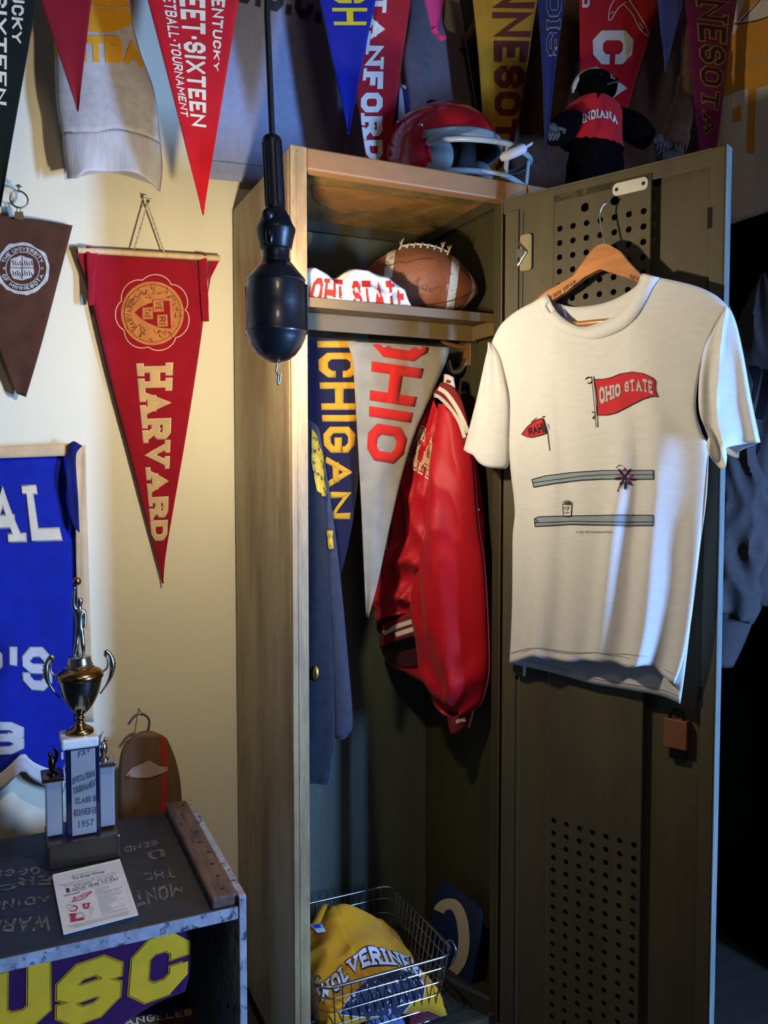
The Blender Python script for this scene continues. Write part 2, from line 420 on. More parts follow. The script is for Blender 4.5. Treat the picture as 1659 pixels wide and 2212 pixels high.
# ================================================================ setting
XL, XR, YF, YB, ZT = .4975, 1.018, 1.5, 1.925, 1.85
YW, XW = 1.94, 1.75
wall_m = pm('cream_wall_paint', '#ddd3b6', .85, var=.03, scale=3, bump=.08, bscale=60, spec=.2)
wall_d = pm('room_wall_paint', '#6b6258', .9, var=.05, scale=3)
black_m = pm('black_wall_cloth', '#0b0b0c', .95, var=.2, scale=6, bump=.2, bscale=300, spec=.1)
floor_m = pm('dark_floor_boards', '#2b241e', .7, var=.25, scale=4, stretch=(1,8,1))
ceil_m = pm('ceiling_paint', '#4a443e', .9, var=.05, scale=3)
structure('wall_back', G().box((-1.6,YW,0),(2.6,YW+.1,2.75)), wall_m)
structure('wall_right_and_light_block', G().box((XW,1.22,0),(XW+.1,YW,2.75)).box((XW,-.20,1.42),(XW+.1,1.22,2.75)), pm('side_wall_paint', '#b5a992', .9, var=.04, scale=3))  # corner wall, plus an unseen high run added to block window light
structure('trim_1', G().box((XW-.012,1.22,0),(XW,YW,1.90)), black_m)
structure('floor', G().box((-1.7,-2.6,-.1),(2.7,2.04,0)), floor_m)
structure('ceiling', G().box((-1.7,-2.6,2.75),(2.7,2.04,2.85)), ceil_m)
structure('wall_left', G().box((-1.7,-2.6,0),(-1.6,2.04,2.75)), wall_d)
structure('wall_rear', G().box((-1.6,-2.7,0),(2.6,-2.6,2.75)), wall_d)
g = G() # side wall with the tall narrow window that lets the daylight in
wx = 2.0; wy0, wy1, wz0, wz1 = -.86, -.48, .60, 1.60
g.box((wx,-2.6,0),(wx+.1,wy0,2.75)).box((wx,wy1,0),(wx+.1,1.22,2.75)).box((wx,wy0,0),(wx+.1,wy1,wz0)).box((wx,wy0,wz1),(wx+.1,wy1,2.75)).box((XW+.1,1.22,0),(wx+.1,1.28,2.75))
structure('wall_side', g, wall_d)
g = G(); fr = .03
for a,b in (((wx,wy0,wz0),(wx+.05,wy0+fr,wz1)),((wx,wy1-fr,wz0),(wx+.05,wy1,wz1)),((wx,wy0,wz0),(wx+.05,wy1,wz0+fr)),((wx,wy0,wz1-fr),(wx+.05,wy1,wz1))): g.box(a,b)
structure('window_1', g, pm('window_frame_paint', '#d8d4c8', .5))

# ================================================================ locker
paint_side = worn_metal('locker_paint_worn_tan', '#a3906a', '#6f5430', '#4a3120', 1., streak=(5,5,1.1))
paint_post = worn_metal('locker_paint_worn_edge', '#a08a5e', '#7a5e3e', '#4b2f1e', 2.2, streak=(16,16,3))
paint_rail = worn_metal('locker_paint_brown_rail', '#805a38', '#8a6238', '#4e3424', 3.1, streak=(3,6,9))
paint_in = worn_metal('locker_paint_olive', '#3f381d', '#322b16', '#553e1e', 4.4, .62)
paint_top = worn_metal('locker_paint_olive_scraped', '#5b5230', '#a8763a', '#3a2e1a', 2.6, streak=(4,4,4))
paint_back = worn_metal('locker_paint_back', '#4f5347', '#434739', '#4a3b26', 6.1)
paint_door = worn_metal('locker_paint_door', '#51482d', '#443b25', '#5a4226', 7.3, .62)
edge_blue_lit = worn_metal('locker_edge_blue_light', '#6f7a78', '#59625f', '#4a3a2c', 8.3, streak=(30,30,3))  # door edge tinted grey-blue, the window light put into its colour
steel = pm('bare_steel', '#b8b5ad', .32, metal=1, var=.15, scale=40)
dark_hole = pm('dark_slot', '#050505', .9)
brass = pm('brass', '#b08a45', .35, metal=1, var=.2, scale=30)

lk = root('locker', (XL+.26, YF+.2, 0), 'tall olive steel locker with worn tan side, standing open and full of sports clothes', 'locker')
t = .004
g = G().box((XL,YF+.012,.04),(XL+t,YB,ZT-.002)); g.box((XL-.002,YF+.012,.04),(XL+.006,YF+.020,ZT-.004))
mesh('side_panel', g, paint_side, lk, bevel=.001, label='worn tan left side panel')
g = G().box((XR-.018,YF+.012,.04),(XR-.014,YB,ZT-.002))
mesh('side_panel', g, paint_in, lk)
mesh('back_panel', G().box((XL+t,YB-t,.04),(XR-.018,YB,ZT-.002)), paint_back, lk)
topp = mesh('top_panel', G().box((XL+t,YF+.02,ZT-.006),(XR-.014,YB-t,ZT-.001)), paint_top, lk)
mesh('floor_panel', G().box((XL+t,YF+.012,.045),(XR-.018,YB-t,.06)), pm('dark_locker_floor','#1e1b12',.8,var=.2), lk)
decal('scraped_patch', poly([(674,398),(720,402),(800,412),(880,428),(935,446),(900,452),(850,447),(800,458),(760,452),(735,462),(715,450),(690,440),(676,425)],16), topp, worn_metal('scraped_rust_primer','#a06a30','#8a5a2a','#5b3a1c',3.3,streak=(14,14,14)), lk, eps=.0008)
# front frame: left post, right jamb, head rail, plinth
PR = .5285
g = G().box((XL-.001,YF,.0),(PR,YF+.012,ZT)); g.box((PR-.004,YF+.012,.0),(PR,YF+.03,ZT-.045)); g.box((XL+.010,YF-.0015,.0),(XL+.014,YF,ZT-.01))
mesh('front_post', g, paint_post, lk, bevel=.0015, label='rust-speckled left front post')
JX = .9565
g = G().box((JX,YF,.0),(JX+.030,YF+.012,ZT-.045)); g.box((JX,YF+.012,0),(JX+.003,YF+.03,ZT-.045)); g.box((JX+.045,YF,0),(XR,YF+.012,ZT-.045))
mesh('front_jamb', g, paint_in, lk, bevel=.0012)
mesh('head_rail', G().box((PR+.001,YF-.001,ZT-.040),(XR,YF+.03,ZT)), paint_rail, lk, bevel=.003, label='scuffed brown head rail')
mesh('plinth', G().box((PR,YF+.002,0),(XR,YF+.012,.06)), paint_in, lk)
ZS = 1.563
g = G().box((PR-.02,1.532,ZS),(JX+.032,1.536,ZS+.019)).box((PR-.02,1.536,ZS+.014),(JX+.036,1.660,ZS+.018)).box((PR-.02,1.656,ZS-.022),(JX+.036,1.660,ZS+.014)).box((JX+.022,1.54,ZS-.020),(JX+.036,1.656,ZS+.012)).box((PR-.026,1.54,ZS-.020),(PR-.02,1.656,ZS+.012))
mesh('shelf', g, worn_metal('locker_shelf_paint','#64502a','#574422','#7c5526',9.1,streak=(2,6,9)), lk, bevel=.0012)
# angle strip under the top, along right wall and back
g = G().box((XR-.030,YF+.03,ZT-.028),(XR-.018,YB-t,ZT-.006)).box((XL+t,YB-.016,ZT-.03),(XR-.03,YB-t,ZT-.006))
mesh('angle_strip', g, paint_in, lk)
for z in (1.70, .92): mesh('jamb_hole', G().lathe([(0,0),(.0065,0),(.0065,.001),(0,.001)], n=18, M=Matrix.Translation((JX+.017,YF-.0005,z)) @ Matrix.Rotation(R(90),4,'X')), dark_hole, lk)
# bare patch on back panel (torn sticker) and double coat hook on the right wall
sp = PY(YB-t-.0005)
g = G(); pts = [sp(*p) for p in ((664,497),(671,499),(676,510),(671,528),(666,534),(664,530))]
g.prism(pts, (0,-.0006,0)); mesh('sticker_remnant', g, pm('old_sticker','#b98a58',.8), lk)
hx = XR-.0185; hk = PX(hx-.002)
q = hk(1003,760)
g = G().box((hx-.004,q.y-.03,q.z-.035),(hx,q.y+.02,q.z+.04))
g.tube(cr([(hx-.002,q.y-.005,q.z+.01),(hx-.035,q.y-.006,q.z+.012),(hx-.062,q.y-.008,q.z+.02),(hx-.066,q.y-.008,q.z+.032)]), .006, 10)
mesh('coat_hook', g, pm('hook_brown_enamel','#8a6236',.4,metal=.4), lk, smooth=True, bevel=.001)
g = G().tube(cr([(hx-.002,q.y-.006,q.z-.02),(hx-.02,q.y-.01,q.z-.045),(hx-.045,q.y-.014,q.z-.05),(hx-.055,q.y-.014,q.z-.025)]), [.007]*24+[.009], 10)
mesh('coat_hook', g, steel, lk, smooth=True, label='bare metal lower prong')

# ---------------- door, swung open past square
HG = Vector((JX+.008, YF-.004, 0)); ANG = R(295)
DD = Vector((math.cos(ANG), math.sin(ANG), 0)); DN = Vector((-DD.y, DD.x, 0))
DN = DN if DN.dot(-HG) > 0 else -DN
DW = .452; Z0, Z1 = .05, 1.806
DP = P(HG, DN)
def dpt(a, z, n=0.): return HG + DD*a + DN*n + Vector((0,0,z))
def aof(px, n=.018): return (P(HG+DN*n, DN)(px,1000)-HG).dot(DD)
def zof(px, py, n=.018): return P(HG+DN*n, DN)(px,py).z
def dbox(g, a0, a1, z0, z1, n0, n1):
    vs = [dpt(a,z,n) for z in (z0,z1) for a,n in ((a0,n0),(a1,n0),(a1,n1),(a0,n1))]
    return g.add(vs, [(0,3,2,1),(4,5,6,7),(0,1,5,4),(1,2,6,5),(2,3,7,6),(3,0,4,7)])
g = G(); dbox(g,0,DW,Z0,Z1,-.003,0); dbox(g,DW-.004,DW,Z0,Z1,-.003,.020); dbox(g,0,DW,Z1-.004,Z1,0,.020); dbox(g,0,.004,Z0,Z1,0,.020); dbox(g,0,DW,Z0,Z0+.004,0,.02); dbox(g,DW-.026,DW,Z0,Z1,.016,.020)
dbox(g,0,DW,Z1-.03,Z1,.014,.0165)
door = mesh('door', g, [paint_door], lk, bevel=.0015, label='olive door with punched vent holes, standing open')
g = G(); dbox(g,DW-.0005,DW+.0012,Z0,Z1,-.0045,.0205); mesh('door_edge', g, edge_blue_lit, door, label='scuffed door edge tinted grey-blue for the window light')
# raised inner panel with punched holes
pa0, pa1 = .012, aof(1396); nN = .018
h0, h6 = aof(1204), aof(1382); cw = (h6-h0)/6; ca0, ca1 = h0-cw/2, h6+cw/2
zt = zof(1204,495); zs = (zt - zof(1204,618))/4; zb = zof(1193,1772); zsb = zs*.93
g = G()
def q4(a0,a1,z0,z1): g.add([dpt(a0,z0,nN),dpt(a1,z0,nN),dpt(a1,z1,nN),dpt(a0,z1,nN)], [(0,1,2,3)])
def cell(a0,a1,z0,z1,r,ca=None,cz=None):
    ca = (a0+a1)/2 if ca is None else ca; cz = (z0+z1)/2 if cz is None else cz; n = 24; inn = []; out = []; back = []
    for i in range(n):
        th = 2*math.pi*(i+.0)/n + math.pi/4; c, s = math.cos(th), math.sin(th)
        inn.append(dpt(ca+r*c, cz+r*s, nN)); back.append(dpt(ca+r*c, cz+r*s, nN-.0025))
        k = 1/max(abs(c),abs(s)); u, v = c*k, s*k
        out.append(dpt((a0+a1)/2+u*(a1-a0)/2, (z0+z1)/2+v*(z1-z0)/2, nN))
    g.add(inn+out+back, [(i,(i+1)%n,n+(i+1)%n,n+i) for i in range(n)] + [(2*n+i,2*n+(i+1)%n,(i+1)%n,i) for i in range(n)])
nu_, nb_ = 10, 24
ztop = zt+zs*.5; zlow = ztop-nu_*zs; btop = zb+zsb*.5; blow = btop-nb_*zsb; blow = max(blow, Z0+.05); nb_ = int((btop-blow)/zsb)
blow = btop-nb_*zsb
for r in range(nu_):
    for c in range(7): cell(ca0+c*cw, ca0+(c+1)*cw, ztop-(r+1)*zs, ztop-r*zs, .0058)
for r in range(nb_):
    for c in range(7): cell(ca0+c*cw, ca0+(c+1)*cw, btop-(r+1)*zsb, btop-r*zsb, .0056)
bh = zof(1258,449); bt = ztop+.052; aA, aB = aof(1257), aof(1320)
mid = (aA+aB)/2; hw = mid-ca0
q4(ca0, aA-.022, ztop, bt); q4(aB+.022, ca1, ztop, bt); q4(aA+.022, aB-.022, ztop, bt)
for a in (aA, aB): cell(a-.022, a+.022, ztop, bt, .0085, a, bh)
q4(ca0,ca1,bt,Z1-.03); q4(ca0,ca1,btop,zlow); q4(ca0,ca1,Z0+.01,blow)
q4(pa0,ca0,Z0+.01,Z1-.03); q4(ca1,pa1,Z0+.01,Z1-.03)
g.add([dpt(pa1,Z0+.01,nN),dpt(pa1,Z1-.03,nN),dpt(pa1,Z1-.03,.0005),dpt(pa1,Z0+.01,.0005)], [(0,1,2,3)])
g.add([dpt(pa0,Z0+.01,nN),dpt(pa0,Z1-.03,nN),dpt(pa0,Z1-.03,.0005),dpt(pa0,Z0+.01,.0005)], [(3,2,1,0)])
mesh('inner_panel', g, paint_door, door)
# seam strip, hinge leaf flange, slots
g = G(); a = aof(1190); dbox(g, a-.001, a+.001, Z0+.02, Z1-.035, nN, nN+.0012); a = aof(1126); dbox(g, a-.002, a+.001, Z0+.02, Z1-.035, nN, nN+.003)
a = aof(1118); dbox(g, pa0, a, Z0+.01, Z1-.03, nN, nN+.004)
mesh('seam', g, paint_door, door)
for py0,py1 in ((450,495),(1485,1530)):
    g = G()
    a = aof(1523,.02); dbox(g, a-.004, a+.004, zof(1523,py1,.02), zof(1523,py0,.02), .0199, .0206)
    mesh('lock_slot', g, dark_hole, door)
# number plate
pl = P(HG+DN*(nN+.001), DN); c0 = pl(1361,403); g = G()
def rr(cx, cz, w, h, r, n=6):
    out = []
    for sx,sz,a0 in ((1,1,0),(-1,1,90),(-1,-1,180),(1,-1,270)):
        for i in range(n+1):
            a = R(a0+90*i/n); out.append((cx+sx*(w/2-r)+r*math.cos(a), cz+sz*(h/2-r)+r*math.sin(a)))
    return out
ac = (c0-HG).dot(DD)
g.prism([dpt(a,z,nN+.0005) for a,z in rr(ac, c0.z, .068, .023, .009)], DN*.0015)
npl = mesh('number_plate', g, pm('white_enamel','#c9c4b4',.4), door, label='small blank white enamel plate')
for s in (-1,1): mesh('screw', G().lathe([(.0001,.0012),(.003,.0012),(.0036,0)], n=12, M=Matrix.Translation(dpt(ac+s*.026,c0.z+s*.0,nN+.002)) @ DN.to_track_quat('Z','Y').to_matrix().to_4x4()), pm('dark_screw','#3d3a34',.4,metal=.8), npl)
# spring latch near hinge side
c0 = pl(1131,548); ac = (c0-HG).dot(DD); g = G()
g.prism([dpt(a,z,nN+.004) for a,z in rr(ac+.008, c0.z, .026, .072, .006)], DN*.003)
lt = mesh('latch_plate', g, worn_metal('latch_plate_paint','#8d8058','#766943','#5a4426',10.2), door, bevel=.0005)
g = G(); zz = c0.z
g.tube([dpt(ac-.008,zz+.022,nN+.009), dpt(ac+.012,zz,nN+.010), dpt(ac-.008,zz-.024,nN+.009)], .0022, 8)
g.box((-.008,-.008,0),(.008,.008,.004), Matrix.Translation(dpt(ac-.004,zz,nN+.007)) @ DN.to_track_quat('Z','Y').to_matrix().to_4x4())
mesh('latch_spring', g, steel, lt)
c0 = pl(1124,1446); ac2 = (c0-HG).dot(DD); g = G(); dbox(g, ac2-.012, ac2+.014, c0.z-.012, c0.z+.012, nN, nN+.012)
mesh('latch_catch', g, paint_door, door, bevel=.002)
# rusty lock box low on the door
pl = P(HG+DN*.012, DN); c0 = pl(1458,1588); ac = (c0-HG).dot(DD); g = G(); dbox(g, ac-.020, ac+.024, c0.z-.024, c0.z+.030, 0, .018)
lb = mesh('lock_box', g, worn_metal('rusty_red_brown','#7a4a30','#5e3624','#34241a',11.2,streak=(6,6,6)), door, bevel=.002, label='rusty red-brown lock box')
g = G(); g.tube(cr([dpt(ac-.012,c0.z+.03,.010), dpt(ac-.004,c0.z+.046,.011), dpt(ac+.010,c0.z+.046,.011), dpt(ac+.016,c0.z+.03,.010)]), .003, 8)
mesh('bottom_plate', dbox(G(), ac-.010, ac+.020, c0.z-.044, c0.z-.025, 0, .012), pm('dark_iron','#1c1a18',.5,metal=.7), lb)
mesh('shackle', g, pm('dark_iron','#1c1a18',.5,metal=.7), lb)

# ---------------- neighbouring locker on the right
lk2 = root('locker', (1.28, 1.7, 0), 'closed locker mostly hidden behind the open door, plush animal standing on its top', 'locker')
g = G().box((XR+.002,YF+.012,.04),(1.525,YB,ZT))
mesh('body', g, paint_in, lk2, bevel=.001)
mesh('head_rail', G().box((XR+.002,YF-.001,ZT-.04),(1.525,YF+.012,ZT)), paint_rail, lk2, bevel=.002)
mesh('door', G().box((XR+.03,YF-.002,.05),(1.50,YF+.012,ZT-.045)), paint_in, lk2, bevel=.002)
# ================================================================ hanging work lamp
rub = pm('black_rubber', '#121214', .38, var=.15, scale=20, bump=.12, bscale=60, spec=.5)
tin = pm('black_painted_tin', '#14161a', .36, var=.2, scale=15, bump=.10, bscale=45, spec=.8, coat=.5)
LY = 1.225; LA = PY(LY)
lc = LA(597, 660); LX = lc.x
k = (lc-CAM).dot(FWD)/F                       # metres per pixel of the photograph at the lamp
zpx = lambda py: LA(597, py).z
toward = Vector((CAM.x-LX, CAM.y-LY, 0)).normalized(); base_a = math.atan2(toward.y, toward.x) - R(14)   # hood turned a little toward the locker door
lamp = root('work_lamp', (LX, LY, zpx(790)), 'black hand lamp with rounded tin hood, hanging by its cord before the open locker', 'lamp')
def lat(prof, **kw): return G().lathe([(max(r*k,1e-5), zpx(y)) for r,y in prof], (LX,LY,0), n=40, **kw)
c0 = LA(585,292); g = G().tube([(LX+(c0.x-LX)*(.72 if z < zpx(290)+.01 else 1.6), LY, z) for z in [zpx(300)] + [zpx(290)+ (2.75-zpx(290))*i/6 for i in range(7)]], 6.5*k, 10)
mesh('cord', g, pm('black_cord','#0c0c0d',.55), lamp, smooth=True)
lean = LA(587,300).x - LX
def leaned(g):
    for i,v in enumerate(g.v):
        tt = max(0,(v.z-zpx(470))/(zpx(295)-zpx(470))); g.v[i] = v + Vector((lean*min(1,tt),0,0))
    return g
g = leaned(lat([(.1,294),(9,294),(15,296),(19,300),(21,307),(21,320),(20.5,380),(21,440),(21,452),(23,456),(26,460),(26,470)]))
for a in range(0,360,45):   # moulded ribs of the handle
    d = Vector((math.cos(R(a)),math.sin(R(a)),0))*20.5*k
    r = G().tube([(LX+d.x, LY+d.y, zpx(y)) for y in (312,330,380,420,448)], 2.2*k, 6); leaned(r); g.add(r.v, r.f)
mesh('handle', g, rub, lamp, smooth=True)
g = lat([(26,462),(30,468),(36,484),(42,494),(42,499),(39,512),(35,530),(34,538),(29,541),(28,556),(30,559),(30,566),(33,572)])
g.ball((LX-.016,LY-.014,zpx(474)), (14*k,14*k,15*k), 16, 10)
mesh('socket_collar', g, rub, lamp, smooth=True)
g = G(); qq = LA(571,519); d = Vector((qq.x-LX, -.0, 0))
pp = [Vector((LX,LY,zpx(520))) + toward*(37*k) + RGT*(-13*k), ]
g.ball(pp[0], (9*k, 9*k, 20*k), 14, 10); mesh('switch', g, pm('switch_black','#050506',.3), lamp, smooth=True)
# half-shell hood, open to the rear where the bulb shines out
prof = [(33,570),(44,584),(55,597),(61,604),(63,608),(61,611),(63,616),(64,660),(64.5,714),(66,716),(66,720),(64,722),(61,733),(53,750),(41,766),(26,777),(10,782),(.5,783)]
g = lat(prof, a0=base_a-R(91), a1=base_a+R(91), cap=False)
hood = mesh('hood', g, [pm('hood_inside_enamel','#d8d4cc',.35), tin], lamp, smooth=True, solid=.0012)
hood.modifiers['solid'].material_offset = 1; hood.modifiers['solid'].material_offset_rim = 0
g = G()
for s in (-1,1):
    a = base_a+s*R(91); d = Vector((math.cos(a),math.sin(a),0)); tdir = Vector((-d.y,d.x,0))
    M = Matrix((( d.x, tdir.x, 0, LX),(d.y, tdir.y, 0, LY),(0,0,1,0),(0,0,0,1)))
    g = G().box((62*k,-.004,zpx(724)),(69*k,.002,zpx(617)), M); mesh('hinge_flange', g, tin, hood, bevel=.0006)
g = G()  # embossed maker's patch: a raised rectangle and a little round mark
a0 = base_a
def hp(da, y, r): return Vector((LX+r*k*math.cos(a0+da), LY+r*k*math.sin(a0+da), zpx(y)))
for da0,da1,y0,y1 in ((-.75,.28,653,655),(-.75,.28,676,678),(.26,.28,653,678)):
    n = 10; vs = [hp(da0+(da1-da0)*i/n, y, 65.2) for y in (y0,y1) for i in range(n+1)]; g.add(vs, [(i,i+1,n+2+i,n+1+i) for i in range(n)])
for i in range(16):
    a,b = 2*math.pi*i/16, 2*math.pi*(i+1)/16; r0,r1 = 5.5,7
    g.add([hp(.12+r0/64*math.cos(a),664+r0*math.sin(a),65.2),hp(.12+r1/64*math.cos(a),664+r1*math.sin(a),65.2),hp(.12+r1/64*math.cos(b),664+r1*math.sin(b),65.2),hp(.12+r0/64*math.cos(b),664+r0*math.sin(b),65.2)],[(0,1,2,3)])
for dx in (-.03,.01,.04): g.add([hp(.12+dx,661,65.2),hp(.135+dx,661,65.2),hp(.135+dx,668,65.2),hp(.12+dx,668,65.2)],[(0,1,2,3)])
mesh('embossed_mark', g, pm('embossed_edge','#3a3d42',.35,coat=.3), hood)
back = Vector((-math.cos(base_a), -math.sin(base_a), 0))
bc = Vector((LX,LY,zpx(655))) + back*.016
g = G().lathe([(.0002,-.032),(.012,-.030),(.021,-.020),(.0245,-.006),(.022,.010),(.014,.030),(.012,.046),(.012,.060)], bc, 24)
bulb = mesh('bulb', g, pm('lit_bulb_glass','#fff1d6',.3,emit=(1,.86,.6,6)), lamp, smooth=True)
bd = bpy.data.lights.new('bulb_light','POINT'); bo = bpy.data.objects.new('bulb_light', bd); C.objects.link(bo)
bd.energy = BULB_POWER; bd.color = BULB_COLOR; bd.shadow_soft_size = .018
bo.parent = lamp; bo.location = bc + back*.030 - ORIG[lamp.name]
g = G(); top = zpx(782)
g.tube(cr([(LX,LY,top+.002),(LX,LY,top-.006),(LX-.001,LY,top-.014),(LX+.002,LY,zpx(812)),(LX+.001,LY,zpx(828)),(LX+.004,LY,zpx(826)),(LX+.006,LY,zpx(806))]), .0016, 8)
mesh('hanging_hook', g, steel, lamp, smooth=True)

# ================================================================ football on the shelf
leather = pm('football_leather','#7d4729',.5,var=.2,scale=18,bump=.45,bscale=420,coat=.08)
ZSH = ZS+.0185
fp = PY(1.672); fc = fp(908,607); ax = (RGT*.97 + Vector((0,0,-.12))).normalized(); upf = Vector((0,0,1)); upf = (upf-ax*upf.dot(ax)).normalized(); sd = ax.cross(upf)
Lh, Rm = .131, .082
fc.z = ZSH + Rm*.985
fb = root('football', (fc.x,fc.y,ZSH), 'brown leather football with white stripes and laces, lying on the locker shelf', 'ball')
def fpt(s, a, dr=0):
    r = Rm*max(0,(1-abs(s)**2.05))**.80*1.0 + dr
    return fc + ax*(s*Lh) + (upf*math.cos(a)+sd*math.sin(a))*r
g = G(); N_ = 40; rows = [-.999,-.97,-.93,-.88,-.8,-.72,-.6,-.45,-.3,-.15,0,.15,.3,.45,.6,.72,.8,.88,.93,.97,.999]
g.loft([[fpt(s, 2*math.pi*j/N_, -.0015 if j % 10 == 5 else 0) for j in range(N_)] for s in rows])
body = mesh('leather_body', g, leather, fb, smooth=True)
wp = pm('worn_white_paint','#b9b3a4',.8,var=.12,scale=60,col2='#8a6a52',c2lo=.55,c2hi=.62,c2scale=60)
for s0,s1,lo_,hi_ in ((.46,.60,-1,1),(-.62,-.48,-1,1)):
    g = G(); g.grid(lambda u,v: fpt(s0+(s1-s0)*v, 2*math.pi*u, .0008), 40, 4); mesh('stripe', g, wp, fb, smooth=True)
tilt = .42
g = G(); g.tube([fpt(s, tilt, .003) for s in [-.42+.84*i/14 for i in range(15)]], .0022, 8)
lc_m = pm('lace_cord','#b7a98a',.8,var=.2,scale=80)
mesh('lacing', g, lc_m, fb)
for i in range(8):
    s = -.4+.8*i/7; g = G(); g.tube([fpt(s-.02, tilt+.16, .0005), fpt(s, tilt+.06, .0045), fpt(s+.012, tilt-.06, .0045), fpt(s+.02, tilt-.16, .0005)], .0023, 8)
    if i in (0,6,7):
        for q in range(3): g.tube([fpt(s, tilt, .004), fpt(s+.03*(q-1), tilt+.1*(q-1), .014+.004*q)], .0007, 5)
    mesh('lacing', g, lc_m, fb)
g = decal('seam', line([(783,590),(790,603),(870,588),(905,566),(960,575)],2.0)[:0]+line([(830,572),(845,574),(860,566),(880,568),(905,560),(935,560)],1.6)+line([(905,660),(960,652),(1000,640),(1033,620)],2.2), body, pm('dark_seam','#3a2013',.8), fb)
decal('signature', line([(898,610),(906,600),(901,615),(915,625),(912,617),(922,616),(918,628),(930,622),(928,630),(940,623),(948,618)],1.0)+line([(905,640),(912,634),(910,645),(900,650)],1.0), body, pm('faded_ink','#4a2a1a',.8), fb)

# ================================================================ white shirt bundled on the shelf
wc = cotton('white_cotton', '#d9d5cc'); redp = inkm('red_print','#c4261d')
bp_ = PY(1.592)
b = summ(pillow(.045,.5,.5), fold(.014,5,2.2,3.1,True), fold(.010,3,4,8.2))
g = sheet(bp_, [(640,583),(672,581),(690,588),(715,604),(742,588),(762,583),(800,592),(845,612),(868,634),(880,664)], [(640,690),(720,692),(800,694),(880,697)], [(640,583),(640,640),(640,690)], [(880,664),(881,680),(880,697)], 44, 24, b)
lo_ = min(v.z for v in g.v)
for i,v in enumerate(g.v): g.v[i] = v + Vector((0,0,max(0,(ZSH+.001)-v.z)))
zb_ = [Vector((v.x, v.y+.075*(1-.6*abs(2*(v.x-.62)/.35)), max(ZSH+.001, v.z-.004))) for v in g.v]
bundle = root('folded_shirt', (.64,1.60,ZSH), 'crumpled white shirt with red lettering bundled on the locker shelf beside the football', 'shirt')
sh = mesh('cloth', g, wc, bundle, smooth=True, solid=.003)
g2 = G(); n0 = 45
g2.grid(lambda u,v: g.v[int(round(u*44))] + Vector((0,.085*v,-.5*max(0,g.v[int(round(u*44))].z-ZSH)*v**2.2)), 44, 8)
mesh('cloth', g2, wc, bundle, smooth=True)
decal('lettering', words('OHI', bil((666,652),(742,668),(738,606),(680,600)), .24, .6, .10)+words('STATE', bil((766,668),(878,676),(872,606),(758,608)), .22, .7, .12), sh, redp, bundle)
g = decal('label', poly([(704,594),(728,588),(735,596),(716,603)]), sh, pm('olive_tag','#3c4430',.8), bundle, eps=.003)
# ================================================================ pennants inside the locker
cream = felt('cream_felt','#d8cbb0'); tan = felt('tan_felt','#c9a878'); gold = felt('gold_felt','#c28a22'); yellow = felt('yellow_felt','#c9b12c')
navy = felt('navy_felt','#1b1930'); redf = felt('red_felt','#a8131f'); crimson = felt('crimson_felt','#8f1424'); royal = felt('royal_felt','#101f7a'); greyf = felt('grey_felt','#918570', .14)
def pennant(name, label, pl, T, tip, mat, Ltr=None, Rtr=None, wav=(.006,1.5,2.2,1.), group=None, nu=16, nv=44, parent=None, thick=.0016):
    L_ = Ltr or [T[0], tip[0]]; R_ = Rtr or [T[-1], tip[-1]]
    w = fold(wav[0], wav[1], wav[2], wav[3])
    g = sheet(pl, T, tip if len(tip) > 1 else [tip[0], tip[0]], L_, R_, nu, nv, w)
    top = g.v[0].lerp(g.v[nu], .5)
    r = root(name, top, label, 'pennant', group) if parent is None else parent
    return r, mesh('felt_panel', g, mat, r, smooth=True, solid=thick)
r, p = pennant('pennant', 'navy pennant with big gold letters, tucked under the locker shelf behind the grey pennant', PY(1.688), [(655,728),(720,732),(800,738)], [(722,1300)], navy, Ltr=[(655,728),(668,950),(722,1300)], Rtr=[(800,738),(768,1090),(722,1300)], wav=(.004,2,2,2))
decal('lettering', words('ICHIGAN', bil((684,736),(710,1122),(756,1122),(781,736)), .23, 0, .16), p, gold, r, thick=.0008)
r, p = pennant('pennant', 'grey pennant with big red letters, hanging from the locker shelf in front of the jacket', PY(1.668), [(748,738),(850,742),(974,750)], [(794,1333)], greyf, Ltr=[(748,738),(764,800),(778,1050),(794,1333)], Rtr=[(974,750),(968,775),(935,850),(898,930),(868,1030),(838,1160),(815,1260),(794,1333)], wav=(.010,2,2,5))
decal('lettering', words('OHIO', bil((808,688),(792,992),(866,1004),(936,706)), .25, 0, .14), p, redf if False else felt('bright_red_felt','#c3251c'), r, thick=.0008)

# ================================================================ navy work coat hung at the left inside the locker
denim = cotton('faded_navy_cloth','#20242e', .2, .3); denim2 = cotton('faded_navy_edge','#3a3a46', .15, .3)
crack = pm('cracked_gold_print','#c79a1e',.7,var=.25,scale=60,col2='#2a2418',c2lo=.56,c2hi=.6,c2scale=70)
cp = P((.56,1.64,0),(-.30,-1,0))
coat = root('coat', cp(690,900), 'faded navy coat with cracked gold trim hanging inside the locker beside its front post', 'coat')
g = sheet(cp, [(630,900),(660,908),(678,918)], [(640,1690),(672,1682),(712,1690)], [(630,900),(632,1300),(640,1690)], [(678,918),(697,1010),(708,1150),(716,1350),(722,1500),(723,1600),(717,1640),(712,1690)], 14, 50, summ(pillow(.030), fold(.006,3,4,1)))
body = mesh('front_panel', g, denim, coat, smooth=True, solid=.002)
cq = P((.56,1.665,0),(-.30,-1,0))
g = sheet(cq, [(660,905),(680,915),(690,930)], [(718,1590),(738,1594),(752,1588)], [(660,905),(690,1150),(705,1350),(718,1590)], [(690,930),(704,1010),(722,1130),(738,1270),(750,1400),(762,1555),(752,1588)], 10, 50, summ(pillow(.012), fold(.003,2,4,3)))
lap = mesh('sleeve', g, denim2, coat, smooth=True, solid=.002)
